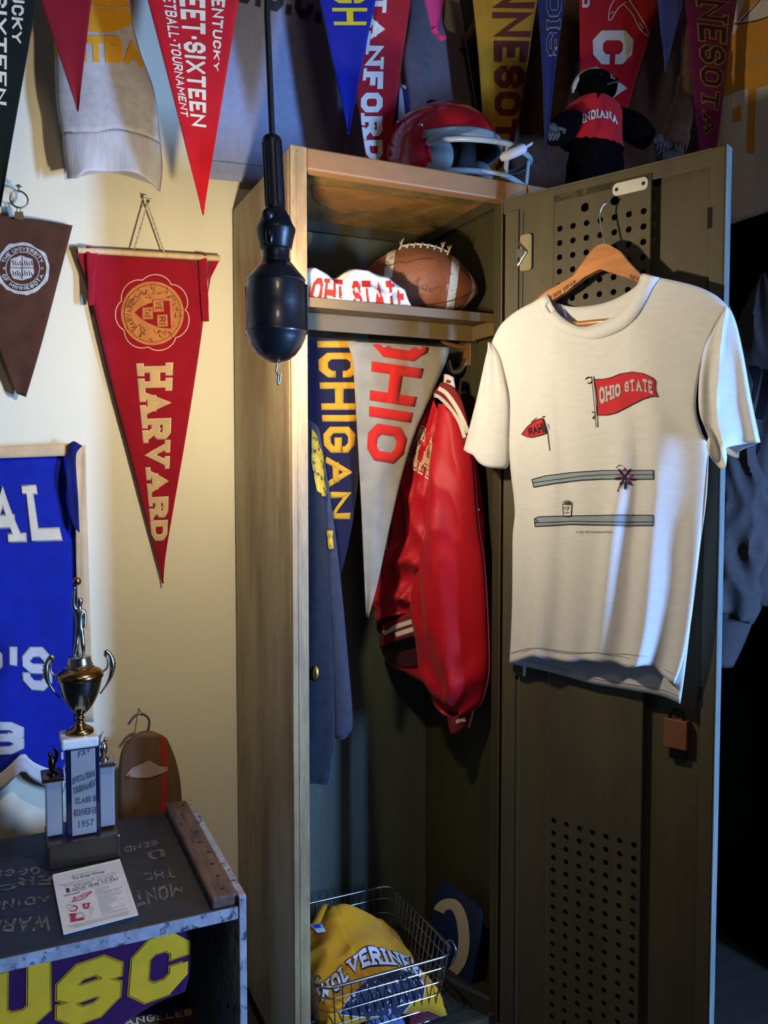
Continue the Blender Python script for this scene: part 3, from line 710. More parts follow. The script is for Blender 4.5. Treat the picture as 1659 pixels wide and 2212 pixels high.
g = sheet(P((.56,1.675,0),(-.30,-1,0)), [(665,1560),(690,1570),(722,1595)], [(665,1670),(685,1690),(712,1690)], [(665,1560),(665,1620),(665,1670)], [(722,1595),(718,1640),(712,1690)], 8, 12, pillow(.006))
mesh('lining', g, cotton('blue_lining','#2b3a52'), coat, smooth=True, solid=.002)
decal('gold_trim', poly([(672,925),(682,940),(697,985),(699,1072),(684,1060),(672,1000)],10), [body,lap], crack, coat, eps=.002)
decal('gold_trim', poly([(690,1035),(697,1035),(704,1072),(693,1072)],10), [body,lap], crack, coat, eps=.003)
decal('gold_trim', poly([(703,1146),(717,1146),(720,1186),(706,1186)],10), [body,lap], crack, coat, eps=.003)
q = PY(1.600)(683,1455); g = G().ball(q, (.008,.006,.016), 14, 10)
mesh('buckle', g, brass, coat, smooth=True)

# ================================================================ red satin jacket
def satin(name, col):
    m = pm(name, col, .50, var=.08, scale=14, bump=.08, bscale=900, sheen=.15, spec=.28); b = m.node_tree.nodes['Principled BSDF']
    b.inputs['Anisotropic'].default_value = .4; b.inputs['Sheen Tint'].default_value = (1,.35,.35,1); return m
sat = satin('red_satin','#b81220'); ribm = pm('dark_red_rib_knit','#7d1320',.85,var=.12,scale=200,stretch=(6,6,1),bump=.3,bscale=300)
ribw = pm('white_rib_knit','#d5cbb8',.85,var=.08,scale=200,bump=.3,bscale=300); lining = pm('jacket_lining','#3d0810',.6,var=.15)
j0, j1 = (.85,1.87), (.99,1.59)
def JP(off): 
    q = line_plane(j0,j1); return P(q.o + q.n*off, q.n)
jk = root('jacket', JP(0)(968,810), 'red satin jacket with striped knit trim hanging from the hook inside the locker', 'jacket')
# back half / inside seen under the hem
g = sheet(JP(.004), [(870,960),(920,900),(1000,930)], [(820,1398),(838,1432),(877,1453),(925,1478),(1000,1480)], [(870,960),(835,1200),(820,1398)], [(1000,930),(1030,1200),(1000,1480)], 24, 40, fold(.006,3,3,4))
mesh('back_panel', g, sat, jk, smooth=True, solid=.002)
g = sheet(JP(.012), [(822,1370),(905,1360)], [(822,1402),(838,1430),(885,1440),(915,1430)], [(822,1370),(820,1390),(822,1402)], [(905,1360),(912,1400),(915,1430)], 12, 10)
mesh('lining', g, lining, jk, smooth=True)
# front panel
sf = summ(pillow(.034,.6), lambda u,v: min(1,v*5)*(fold(.022,2.2,5.5,7,True)(u,v)+fold(.014,5.0,3.5,2.3,True)(u,v)), lambda u,v: .014*math.sin(7*v+5*u+1)*u*max(0,v-.15))
g = sheet(JP(.014), [(932,862),(945,850),(960,880),(985,910),(1012,930)], [(825,1346),(855,1328),(893,1322),(960,1330)], [(932,862),(922,885),(895,950),(872,1000),(866,1060),(856,1100),(848,1168),(832,1213),(819,1270),(817,1300),(824,1318),(817,1340),(825,1346)], [(1012,930),(1020,1100),(1000,1250),(960,1330)], 40, 70, sf)
front = mesh('front_panel', g, sat, jk, smooth=True, solid=.002)
# waistband
wbL, wbR = (830,1342), (960,1312)
def band(p0, p1, p2, p3, off, bl): return sheet(JP(off), [p0,((p0[0]+p1[0])/2,(p0[1]+p1[1])/2-3),p1], [p2,((p2[0]+p3[0])/2,(p2[1]+p3[1])/2-3),p3], [p0,p2], [p1,p3], 16, 6, bl)
g = band((826,1346),(930,1312),(821,1399),(930,1366),.030, pillow(.014))
wb = mesh('waistband', g, ribm, jk, smooth=True, solid=.003)
decal('stripe', [list(c) for c in strip([(829,1368),(860,1352),(894,1341),(905,1338)],10,False)]+[list(c) for c in strip([(824,1388),(855,1371),(895,1358),(906,1354)],10,False)], wb, ribw, jk)
# inner placket strip with snaps along the right edge
g = sheet(JP(.006), [(1012,930),(1024,960)], [(1040,1205),(1047,1205)], [(1012,930),(1025,1050),(1040,1205)], [(1024,960),(1042,1080),(1047,1205)], 6, 24, pillow(.004))
mesh('placket', g, sat, jk, smooth=True, solid=.002)
q = JP(.022)(1032,1101); nq = JP(0).n
mesh('snap', G().lathe([(.0001,.003),(.003,.0028),(.0045,.0015),(.005,0)], n=16, M=Matrix.Translation(q) @ nq.to_track_quat('Z','Y').to_matrix().to_4x4()), steel, jk, smooth=True)
# sleeve, full and hanging in front: closed tube from two halves
SL = [(950,872),(945,920),(933,985),(927,1080),(924,1141),(911,1165),(904,1210),(900,1247),(892,1281),(891,1310),(893,1337),(902,1382),(906,1410),(911,1440),(927,1480),(936,1508),(945,1528),(966,1540)]
SR = [(1000,905),(1016,960),(1027,1018),(1032,1091),(1038,1150),(1046,1200),(1051,1258),(1055,1326),(1058,1416),(1057,1455),(1053,1478),(1045,1508),(1036,1525),(1022,1536)]
def sfold(u, v):
    a = pillow(.058,.55)(u,v)*(.55+.45*min(1,v*3))*(1-.72*max(0,v-.86)/.14)
    a += .009*(1-abs(noise.noise(Vector((u*2.2+v*1.4, v*5.2-u*1.6, 3.3))))*2.4)*min(1,v*4)*math.sin(math.pi*u)**.5
    a += .020*max(0,(v-.72)/.28)*math.sin((v*1.0+.22*abs(u-.45))*42)*math.sin(math.pi*u)**.6*.55
    a += .010*math.sin(9*u-5*v)*math.sin(math.pi*u)*min(1,v*3)
    return a
g = sheet(JP(.034), [(950,872),(975,878),(1000,905)], [(966,1540),(995,1541),(1022,1536)], SL, SR, 44, 110, sfold)
slv = mesh('sleeve', g, sat, jk, smooth=True, solid=.002)
g = sheet(JP(.034), [(950,872),(975,878),(1000,905)], [(966,1540),(995,1541),(1022,1536)], SL, SR, 20, 60, lambda u,v: -.022*math.sin(math.pi*u))
mesh('sleeve', g, sat, jk, smooth=True)
for sgn, nm in ((1,'cuff'),(-1,'cuff')):
    g = sheet(JP(.036), [(964,1536),(995,1541),(1022,1532)], [(975,1580),(992,1580),(1009,1573)], [(964,1536),(975,1580)], [(1022,1532),(1009,1573)], 14, 8, lambda u,v: sgn*.026*math.sin(math.pi*u)**.6)
    cf = mesh(nm, g, ribm, jk, smooth=True, solid=.002)
    if sgn == 1: decal('stripe', [list(c) for c in strip([(966,1543),(985,1541),(1000,1535)],3,False)]+[list(c) for c in strip([(967,1561),(985,1559),(1005,1553),(1016,1550)],9,False)], cf, ribw, jk)
# knit collar with two cream stripes
g = sheet(JP(.050), [(953,826),(968,828),(984,838)], [(1003,962),(1010,958),(1018,950)], [(953,826),(934,853),(948,862),(972,888),(990,918),(1003,962)], [(984,838),(998,865),(1010,905),(1018,950)], 16, 30, pillow(.010))
col = mesh('collar', g, ribm, jk, smooth=True, solid=.003)
decal('stripe', [list(c) for c in strip([(q.x,q.y) for q in cr([(948,839,0),(965,850,0),(985,878,0),(1000,908,0),(1010,935,0)])],9,False)]+[list(c) for c in strip([(q.x,q.y) for q in cr([(936,853,0),(950,858,0),(972,880,0),(992,910,0),(1004,945,0)])],7,False)], col, ribw, jk)
g = sheet(JP(.030), [(959,808),(972,810),(980,815)], [(957,830),(970,829),(984,840)], [(959,808),(957,830)], [(980,815),(984,840)], 8, 6, pillow(.006))
tg = mesh('hanging_loop', g, ribw, jk, smooth=True, solid=.002)
decal('tag_mark', poly([(965,820),(974,822),(973,828),(964,826)]), tg, pm('dark_red_thread','#6e1420'), jk)
nl = words('STA', rail([(866,1003),(885,1002),(905,1015),(926,1031)],[(892,960),(908,926),(922,935),(945,955)]), .20, .45, .10)
no = words('STA', rail([(866,1003),(885,1002),(905,1015),(926,1031)],[(892,960),(908,926),(922,935),(945,955)]), .20, .45, .10, grow=.075)
nr = words('STA', rail([(866,1003),(885,1002),(905,1015),(926,1031)],[(892,960),(908,926),(922,935),(945,955)]), .20, .45, .10, grow=.035)
decal('lettering', no, front, ribw, jk, eps=.0015); decal('lettering', nr, front, pm('letter_red_line','#8d1a1a'), jk, eps=.0023); decal('lettering', nl, front, tan, jk, eps=.003)

# ================================================================ white t-shirt on a wooden hanger, hung from the door
tee = pm('tee_white_cotton', '#d9d5d0', .9, var=.035, scale=40, stretch=(1,1,4), bump=.2, bscale=500, sheen=.1, spec=.15, subs=0)
TP = lambda n: P(HG+DN*n, DN)
wood = pm('varnished_hanger_wood','#b9773a',.38,var=.2,scale=6,stretch=(2,2,14),coat=.3)
hr = root('clothes_hanger', TP(.05)(1305,560), 'varnished wooden coat hanger hung by its wire hook on the open locker door', 'hanger')
hp_ = [(1110,715),(1140,668),(1185,632),(1242,600),(1262,572),(1283,544),(1296,533),(1309,530),(1322,532),(1340,542),(1365,572),(1389,596),(1430,622),(1500,655),(1530,690),(1515,695),(1440,640),(1383,612),(1340,597),(1302,584),(1270,600),(1230,630),(1193,655),(1130,705)]
pl = TP(.046); g = G().prism([pl(*q) for q in hp_], DN*.011)
hb = mesh('hanger_body', g, wood, hr, bevel=.002)
g = G().tube([TP(.050)(1118,712), TP(.050)(1280,697), TP(.050)(1520,672)], .0055, 10); mesh('trouser_bar', g, wood, hr, smooth=True)
g = G(); pl = TP(.052)
hkz = [pl(1309,536), pl(1304,515), pl(1297,480), pl(1296,460), pl(1302,444), TP(.045)(1311,439), TP(.028)(1319,440), TP(.010)(1323,446), TP(-.008)(1323,456)]
g.tube(cr(hkz,6), .0017, 8); mesh('hook', g, pm('hook_wire','#a9a49a',.35,metal=1), hr, smooth=True)
ink = pm('burnt_print','#6b4523',.8)
decal('stamp', typeset('Y PARK AVENUE', bil((1192,650),(1247,615),(1242,605),(1187,640))), hb, ink, hr); decal('stamp', typeset('NEW YORK', bil((1360,602),(1412,622),(1414,610),(1362,592))), hb, ink, hr)

ts = root('t_shirt', TP(.06)(1290,700), 'white short-sleeved t-shirt with a printed pennant and bleacher scene, on the wooden hanger', 't-shirt')
TT = [(1062,740),(1082,703),(1115,674),(1160,650),(1185,637),(1194,656),(1204,672),(1218,686),(1236,698),(1267,706),(1316,690),(1348,666),(1368,640),(1383,613),(1389,592),(1426,600),(1500,617),(1545,637),(1573,663)]
TL = [(1062,740),(1079,768),(1090,810),(1100,870),(1099,957),(1101,1000),(1110,1102),(1105,1164),(1105,1286),(1099,1433)]
TR = [(1573,663),(1548,700),(1526,748),(1510,810),(1503,880),(1514,930),(1528,960),(1529,1000),(1524,1082),(1512,1184),(1492,1348),(1476,1430),(1459,1477)]
TB = [(1099,1433),(1130,1424),(1160,1415),(1195,1422),(1234,1427),(1275,1424),(1324,1429),(1361,1438),(1404,1436),(1430,1460),(1459,1477)]
def tfold(u, v):
    d = .020*math.sin(math.pi*min(1,max(0,u)))**.5*(.25+.75*min(1,v*2.2))
    w = min(1,max(0,(v-.12)*2))
    d += .0045*w*math.sin(34*u+2.5*noise.noise(Vector((u*2,v*1.3,5))))*(.35+.65*v)
    d += .008*w*noise.noise(Vector((u*7+v*.7, v*1.6, 2.2)))*(.4+v)
    d += .006*noise.noise(Vector((u*3.5+v*2, v*6-u*2, 8.8)))*(1-v)*min(1,v*6)
    if u > .80: d += -.014*w*v*math.sin(math.pi*(u-.80)/.2)
    return d
g = sheet(TP(.055), TT, TB, TL, TR, 90, 90, tfold, sm=True)
tf = mesh('front', g, tee, ts, smooth=True, solid=.0012)
g = sheet(TP(.040), [(1062,740),(1082,703),(1115,674),(1160,650),(1193,652),(1234,662),(1283,658),(1328,644),(1373,617),(1389,592),(1426,600),(1500,617),(1545,637),(1573,663)], [(1099,1434),(1185,1453),(1275,1478),(1348,1490),(1426,1504),(1469,1520)], TL, TR[:-2]+[(1478,1460),(1469,1520)], 60, 60, lambda u,v: -.004*math.sin(math.pi*u)+.004*noise.noise(Vector((u*5,v*2,1))))
tb = mesh('back', g, tee, ts, smooth=True, solid=.0012)
# side gusset so front and back close at the right-hand edge
def gus(edge, n=40):
    q = cr([(p[0],p[1],0) for p in edge],4); g = G(); A = [TP(.055)(p.x,p.y) for p in q]; B = [TP(.040)(p.x,p.y) for p in q]
    g.loft([A,B], close=False, cap=False); return g
mesh('side_seam', gus(TR[6:]), tee, ts, smooth=True); mesh('side_seam', gus(TL[4:]), tee, ts, smooth=True)
# sleeves
LsT = [(1062,740),(1063,738)]
def slb(d): return lambda u,v: d*math.sin(math.pi*min(1,max(0,u)))**.55*(.35+.65*v)+.006*noise.noise(Vector((u*5,v*4,d*90)))*math.sin(math.pi*u)
sl_o = [(1061,741),(1050,775),(1036,838),(1020,905),(1003,970)]; sl_i = [(1062,740),(1079,768),(1090,810),(1100,870),(1100,930),(1099,1000),(1092,1013)]
g = sheet(TP(.055), [(1061,741),(1062,740)], [(1003,970),(1022,977),(1040,985),(1052,1000),(1070,1010),(1092,1013)], sl_o, sl_i, 26, 34, slb(.030)); mesh('sleeve', g, tee, ts, smooth=True, solid=.0012)
g = sheet(TP(.040), [(1061,741),(1062,740)], [(1003,970),(1030,965),(1060,962),(1099,1005)], sl_o, sl_i, 20, 24, lambda u,v: -.006*math.sin(math.pi*u)); mesh('sleeve', g, tee, ts, smooth=True, solid=.0012)
sr_i = [(1573,663),(1548,700),(1526,748),(1512,810),(1512,880),(1528,915),(1536,930),(1530,950)]; sr_o = [(1574,663),(1590,700),(1606,770),(1622,860),(1642,955)]
g = sheet(TP(.055), [(1573,663),(1574,663)], [(1530,950),(1542,975),(1556,1005),(1568,1014),(1580,1005),(1576,975),(1600,962),(1642,955)], sr_i, sr_o, 34, 34, lambda u,v: slb(.030)(u,v)+.012*math.sin(13*u)*v); mesh('sleeve', g, tee, ts, smooth=True, solid=.0012)
g = sheet(TP(.040), [(1573,663),(1574,663)], [(1530,950),(1560,975),(1592,990),(1594,975),(1642,955)], sr_i, sr_o, 20, 24, lambda u,v: -.006*math.sin(math.pi*u)); mesh('sleeve', g, tee, ts, smooth=True, solid=.0012)
# neck rib and stitch lines
inn = TT[4:15]; outc = [(1160,650),(1172,676),(1186,696),(1207,712),(1236,725),(1283,733),(1338,716),(1374,686),(1396,650),(1410,622),(1426,600)]
ia = cr([(p[0],p[1],0) for p in inn],4); oa = cr([(p[0],p[1],0) for p in outc],4)
cells = [[(at(ia,a/60).lerp(at(oa,a/60),b)) for a,b in ((i,0.06),(i+1,0.06),(i+1,.5),(i,.5))] for i in range(60)]+[[(at(ia,a/60).lerp(at(oa,a/60),b)) for a,b in ((i,.5),(i+1,.5),(i+1,1),(i,1))] for i in range(60)]
decal('neck_rib', cells, tf, pm('tee_rib','#dcd8d3',.9,var=.03,bump=.3,bscale=600), ts, eps=.0022, thick=.001)
bk = [(1193,652),(1234,662),(1283,658),(1328,644),(1373,617)]; bl_ = [(1203,674),(1236,690),(1283,686),(1330,672),(1370,642)]
ia = cr([(p[0],p[1],0) for p in bk],4); oa = cr([(p[0],p[1],0) for p in bl_],4)
decal('neck_rib', [[at(ia,a/30).lerp(at(oa,a/30),b) for a,b in ((i,0),(i+1,0),(i+1,1),(i,1))] for i in range(30)], tb, MATS['tee_rib'], ts, eps=.0015, thick=.0008)
seamm = pm('stitch_shadow','#bdb8b4',.9)
decal('stitching', line([(1104,1410),(1160,1398),(1234,1408),(1324,1410),(1400,1418)],1.6)+line([(1435,1444),(1461,1458)],1.6)+line([(x,y-16) for x,y in TB[1:8]],1.2), tf, seamm, ts)
decal('stitching', line([(1105,1420),(1185,1438),(1275,1463),(1348,1475),(1426,1488),(1465,1502)],1.6), tb, seamm, ts)
# ---- print: pennants, bleachers, popcorn, pompom (the figures of the print are left out)
Z5 = lambda x,y: (1120+x/5.184, 780+y/5.184)
z5 = lambda pts: [Z5(*p) for p in pts]
pr, pk, pg = inkm('tee_print_red','#c22a32'), inkm('tee_print_black','#242122'), inkm('tee_print_grey','#8f9aa2'); pw = inkm('tee_print_white','#e2ddd4'); psil = inkm('tee_print_silver','#b9b2ae')
flag = [(845,205),(950,205),(1040,185),(1140,145),(1280,122),(1400,140),(1500,190),(1535,225),(1530,320),(1560,400),(1500,395),(1400,425),(1250,500),(1100,580),(1000,605),(885,605),(880,400),(868,300)]
rah = [(40,820),(110,730),(200,660),(270,640),(292,720),(320,810),(240,835),(150,855),(90,845)]
up = [(155,1325),(300,1285),(590,1248),(940,1225),(1512,1222),(1512,1320),(940,1320),(700,1332),(430,1365),(175,1410)]
lo2_ = [(185,1765),(230,1742),(600,1732),(1150,1722),(1512,1725),(1512,1840),(1100,1838),(600,1825),(190,1850)]
decals('print', [poly(z5(flag),9), poly(z5(rah),9)], tf, pr, ts, eps=.0009, label='red pennant of the print')
decal('print', poly(z5(ell(1190,1230,16,40,16)),9)+poly(z5(ell(1130,1285,14,46,16,rot=-60)),9)+poly(z5(ell(1240,1350,16,44,16,rot=-25)),9)+poly(z5(ell(1265,1290,14,36,16,rot=60)),9), tf, pr, ts, eps=.0009, label='red plumes of the printed pompom')
decals('print', [poly(z5(up),9), poly(z5(lo2_),9)], tf, pg, ts, eps=.0009, label='grey bleacher plank of the print')
kk = []
for pts in (flag, rah, up, lo2_): kk += line(z5(pts+[pts[0]]), 1.5, False, 9)
kk += line(z5([(160,1362),(430,1325),(700,1290),(940,1272),(1512,1270)]),1.2,False,9)+line(z5([(190,1812),(600,1792),(1100,1800),(1512,1800)]),1.2,False,9)+line(z5([(185,1765),(225,1785),(190,1815)]),1.2,False)
kk += line(z5([(822,170),(858,560),(872,740)]),1.3,False,9)+line(z5([(842,170),(880,560),(888,740)]),1.3,False,9)+line(z5([(830,200),(790,180),(750,205)]),2.2)+line(z5([(835,215),(800,250),(775,240)]),2.2)+line(z5([(870,580),(825,570)]),2.2,False)+line(z5([(868,600),(835,640),(860,640)]),2.)
kk += line(z5([(272,640),(300,720),(330,810),(352,1000)]),1.4,False,9)+line(z5([(285,640),(318,740),(335,800)]),1.,False,9)+line(z5([(145,685),(210,630)]),1.2,False)+line(z5([(330,700),(352,760)]),1.,False)+line(z5([(270,625),(300,620)]),2.,False)
kk += words('RAH!'.replace('!','I'), rail(z5([(122,838),(210,815),(312,800)]), z5([(112,757),(190,718),(270,690)])), .24, 0, .12)
kk += line(z5([(498,1605),(602,1600),(592,1742),(505,1738),(498,1605)]),1.3,False,9)
for cx,cy in ((510,1590),(530,1578),(552,1572),(575,1580),(592,1592),(545,1595),(570,1598)): kk += line(z5(ell(cx,cy,15,15,12)+[ell(cx,cy,15,15,12)[0]]),1.0,False,9)
kk += words('POP', bil(Z5(512,1675),Z5(580,1672),Z5(578,1625),Z5(510,1628)), .16,0,.2)+words('CORN', bil(Z5(512,1712),Z5(578,1708),Z5(578,1685),Z5(510,1688)), .16,0,.2)
kk += line(z5([(1180,1320),(1140,1390),(1110,1460)]),1.8,True,9)
for cx,cy,rx,ry,ro in ((1150,1245,14,48,-35),(1230,1245,14,50,35),(1120,1315,14,46,-95),(1270,1320,13,40,95),(1200,1390,18,52,5),(1165,1350,13,46,-140),(1190,1300,26,34,0),(1250,1365,10,30,150)): kk += poly(z5(ell(cx,cy,rx,ry,16,rot=ro)),9)
kk += line(z5([(1095,1200),(1130,1165),(1170,1175)]),1.2)
decal('print', kk, tf, pk, ts, eps=.0016, label='black line work of the print')
decals('print', [poly(z5([(500,1607),(600,1602),(590,1738),(507,1735)]),9), poly(z5([(824,175),(842,175),(886,735),(872,735)]),9)], tf, pw, ts, eps=.0012)
decal('print', words('OHIO', rail(z5([(915,490),(1030,440),(1152,385)]), z5([(905,290),(1030,275),(1145,250)])), .26, .3, .10)+words('STATE', rail(z5([(1195,355),(1280,338),(1400,342),(1512,375)]), z5([(1190,240),(1290,203),(1400,198),(1500,228)])), .24, .5, .12), tf, psil, ts, eps=.0017, label='grey lettering on the printed pennant')
decal('print', typeset('© 1958, 1965 United Feature Syndicate', bil(Z5(648,1926),Z5(1058,1922),Z5(1058,1896),Z5(648,1900))), tf, pk, ts, eps=.001)
# ================================================================ pennants and banners on the left wall
pin_m = pm('nail_steel','#6c675f',.4,metal=.9)
twine = pm('cotton_string','#b3aa98',.9,var=.2,scale=100)
def nail(pl, px, py, depth=.03):
    q = pl(px,py); n = pl.n; g = G().tube([q-n*(depth+.004), q+n*.008], .0012, 8)
    g.lathe([(.0001,.0015),(.004,.0012),(.004,0)], n=12, M=Matrix.Translation(q+n*.008) @ n.to_track_quat('Z','Y').to_matrix().to_4x4()); return g
W1 = PY(YW-.030)
def off(pl, d): return P(pl.o+pl.n*d, pl.n)
# --- crimson pennant on a dowel
hv = root('pennant', W1(320,545), 'crimson felt pennant with tan letters and a round tan seal, hung by a string', 'pennant')
T = [(190,546),(300,552),(400,560),(452,567)]
g = sheet(W1, T, [(355,1262)]*2, [(190,546),(196,600),(202,656),(240,820),(285,990),(330,1165),(355,1262)], [(452,567),(446,620),(440,690),(425,800),(400,960),(378,1090),(360,1200),(355,1262)], 20, 50, summ(fold(.006,1.5,2.5,3), lambda u,v: -.014*v))
hp = mesh('felt_panel', g, crimson, hv, smooth=True, solid=.0018)
a, b = W1(168,541), W1(474,559); dm = pm('dowel_wood','#c9ab80',.6,var=.15,scale=10,stretch=(6,1,1))
g = G().tube([a+W1.n*.004, a.lerp(b,.5)+W1.n*.004, b+W1.n*.004], .0068, 14); dw = mesh('dowel', g, dm, hv, smooth=True)
W2 = off(W1,.008)
for L_, R_ in (([(186,531),(188,590),(192,660)],[(212,534),(206,590),(204,658)]), ([(428,546),(432,620),(438,692)],[(446,550),(448,620),(452,694)])):
    g = sheet(W2, [L_[0],R_[0]], [L_[-1],R_[-1]], L_, R_, 4, 14, fold(.004,2,3,L_[0][0])); mesh('tie_strip', g, crimson, hv, smooth=True, solid=.0018)
for pts in ([(164,541),(190,546),(200,640)], [(452,567),(475,560),(455,600),(448,640)]):
    g = G().prism([off(W1,-.002)(*q) for q in pts], W1.n*.0015); mesh('wrap_end', g, crimson, hv)
g = G(); q = W1(318,440); a1, b1 = W1(289,543), W1(356,548)
def twist(a, b, r=.0016):
    d = b-a; s = d.normalized(); u = s.cross(Vector((0,1,0))).normalized(); w = s.cross(u); n = max(8,int(d.length/.003))
    for ph in (0, math.pi): g.tube([a+d*(i/n)+(u*math.cos(ph+i*.9)+w*math.sin(ph+i*.9))*r*.7 for i in range(n+1)], r*.7, 5)
twist(a1, q); twist(q, b1)
mesh('string', g, twine, hv)
g = nail(W1,318,437); g.tube([W1(312,428)+W1.n*.004, W1(326,431)+W1.n*.004], .001, 6); mesh('wall_nail', g, pin_m, hv)
decal('lettering', words('HARVARD', bil((297,790),(329,1168),(360,1166),(371,788)), .24, .62, .10, grow=.035), hp, cream, hv, thick=.0008)
decal('lettering', words('HARVARD', bil((297,790),(329,1168),(360,1166),(371,788)), .24, .62, .10), hp, tan, hv, eps=.0019)
sc_ = []
for i in range(7):
    pass
sc_ = line([(330+(70+11*abs(math.sin(R(3.5*a)))**.6)*math.cos(R(a+5)), 676-(72+11*abs(math.sin(R(3.5*a)))**.6)*math.sin(R(a+5))) for a in range(0,361,4)], 1.7, False)
decal('seal_outline', sc_, hp, cream, hv)
ost = pm('seal_tan','#b5713a',.85,var=.18,scale=40); osd = pm('seal_dark','#6d3418',.85,var=.2,scale=60)
decal('seal', poly(ell(329,677,68,69,40),14), hp, ost, hv, eps=.0015)
sq = line(ell(329,677,61,62,40)+[ell(329,677,61,62,40)[0]], 1.6); rr_ = random.Random(3)
for i in range(64):
    a = rr_.uniform(0,360); r0 = rr_.uniform(40,58)
    if 160 < a < 205: continue
    x, y = 329+r0*math.cos(R(a)), 677-r0*math.sin(R(a)); sq += line([(x,y),(x+rr_.uniform(-7,7),y+rr_.uniform(-7,7)),(x+rr_.uniform(-9,9),y+rr_.uniform(-9,9))], 1.5)
sq += line([(278,640),(268,676),(276,712)],2)+words('HARVARD', arc(329,677,44,57,222,150), .2,.5,.2)
decal('seal_lines', sq, hp, osd, hv, eps=.0022)
shd = [(286,675),(302,662),(322,653),(345,649),(368,647),(370,680),(372,713),(345,711),(318,700),(300,688)]
decal('seal_lines', line(shd+[shd[0]],5,False), hp, ost, hv, eps=.0026); decal('seal', poly(shd,12), hp, crimson, hv, eps=.0024, label='crimson shield of the seal')
bks = []
bkl = []
for cx,cy,s in ((341,661,'VE'),(318,677,'TAS'),(350,693,'RI')):
    bks += poly([(cx-11,cy-12),(cx+11,cy-13),(cx+12,cy+12),(cx-10,cy+13)],10); bkl += words(s, bil((cx-7,cy-9),(cx-6,cy+9),(cx+8,cy+9),(cx+7,cy-9)), .22,0,.2)+line([(cx-12,cy-13),(cx+12,cy-14),(cx+13,cy+13),(cx-11,cy+14),(cx-12,cy-13)],1.2,False)
decal('seal', bks, hp, ost, hv, eps=.003, label='three small books on the shield'); decal('seal_lines', bkl, hp, osd, hv, eps=.0036)
# --- brown pennant with silver seal
br = felt('brown_suede','#4a2e22',.22)
bt_ = [(-115,438),(0,465),(80,474),(157,487)]
b_, bp2 = pennant('pennant', 'brown suede pennant with a round silver seal, hanging from a ring on the cream wall', off(W1,.0), bt_, [(36,850),(56,858)], br, Ltr=[(-115,438),(-60,610),(0,760),(36,850)], Rtr=[(157,487),(125,610),(92,735),(56,858)])
silv = pm('silver_ink','#a9a6a2',.6,var=.25,scale=50,col2='#4a2e22',c2lo=.60,c2hi=.66,c2scale=60); slv2 = pm('silver_ink_bright','#b9b6b2',.6,var=.15,scale=50)
rg = []
E1 = lambda r,n=40: ell(49,580,r,r*.97,n)
def ring(r0,r1,cx=49,cy=580,n=40,a0=0,a1=360,sy=.97,jag=0):
    out = []
    for i in range(n):
        p = []
        for j,r in ((i,r0),(i,r1),(i+1,r1),(i+1,r0)):
            a = R(a0+(a1-a0)*j/n); r2 = r+(jag*noise.noise(Vector((math.cos(a)*3,math.sin(a)*3,1.))) if r == r1 else 0); p.append((cx+r2*math.cos(a), cy-sy*r2*math.sin(a)))
        out.append(p)
    return out
decal('seal', ring(51,58,jag=6)+ring(35.5,37.5)+poly([(23,560),(45,552),(70,560),(74,590),(68,600),(48,606),(28,602),(22,588)],9)[:], bp2, silv, b_)
decal('seal', words('THE UNIVERSITY', arc(49,580,39,48,162,18,.97), .22,0,.2)+words('OF MINNESOTA', arc(49,580,48,39,198,342,.97), .22,0,.2)+words('X', bil((6,583),(12,583),(12,577),(6,577)),.25)+words('X', bil((88,583),(94,583),(94,577),(88,577)),.25), bp2, slv2, b_, eps=.0018)
decal('seal_lines', line([(48,555),(48,603)],1.5,False)+line([(24,579),(72,579)],1.5,False)+sum([line([(28+5*i,563+((i*7)%5)),(30+5*i,574)],1.4,False)+line([(28+5*i,585+((i*3)%5)),(30+5*i,596)],1.4,False) for i in range(9)],[]), bp2, br, b_, eps=.002)
g = G(); q = off(W1,.004)(41,432); rm = (off(W1,.004)(60,432)-q).length
for dz in (0,.0022): g.tube([q+Vector((rm*math.cos(2*math.pi*i/28), -.003-dz, rm*math.sin(2*math.pi*i/28))) for i in range(29)], .0016, 6)
mesh('split_ring', g, pin_m, b_, smooth=True)
g = G(); c = off(W1,.006); 
g.tube([c(37,449), c(35,462)], .0009, 6); g.tube([c(43,449), c(46,462)], .0009, 6)
g.prism([c(*p) for p in ((32,459),(49,459),(51,470),(50,477),(32,474))], W1.n*.006)
mesh('clip', g, pm('old_brass_clip','#6a5b3a',.45,metal=.8), b_, bevel=.0008)
g = nail(W1,40,405); g.tube([c(40,405), c(41,416)], .0008, 6); g.tube([W1(33,402)+W1.n*.004, W1(48,405)+W1.n*.004], .001, 6); mesh('wall_nail', g, pin_m, b_)
# --- blue championship banner
W3 = PY(YW-.022)
bn = root('banner', W3(0,965), 'royal blue felt banner with cream trim and big cream letters beside the trophy', 'banner')
g = sheet(W3, [(-190,975),(0,968),(165,962)], [(-190,1790),(-90,1745),(0,1690),(40,1655),(52,1648),(70,1668),(110,1690),(165,1700)], [(-190,975),(-190,1400),(-190,1790)], [(165,962),(166,1300),(172,1500),(165,1700)], 30, 40, fold(.010,3,2,6), sm=True)
bf = mesh('felt_panel', g, felt('royal_blue_felt','#14248f',.12), bn, smooth=True, solid=.002)
W4 = off(W3,.016)
beige = felt('beige_felt','#c8a980'); grayw = felt('grey_white_felt','#c6c3c2')
g = sheet(W4, [(-190,972),(0,965),(150,958),(182,962)], [(-190,996),(0,990),(140,985),(170,986)], [(-190,972),(-190,996)], [(182,962),(170,986)], 20, 4); mesh('trim_band', g, beige, bn, smooth=True, solid=.002)
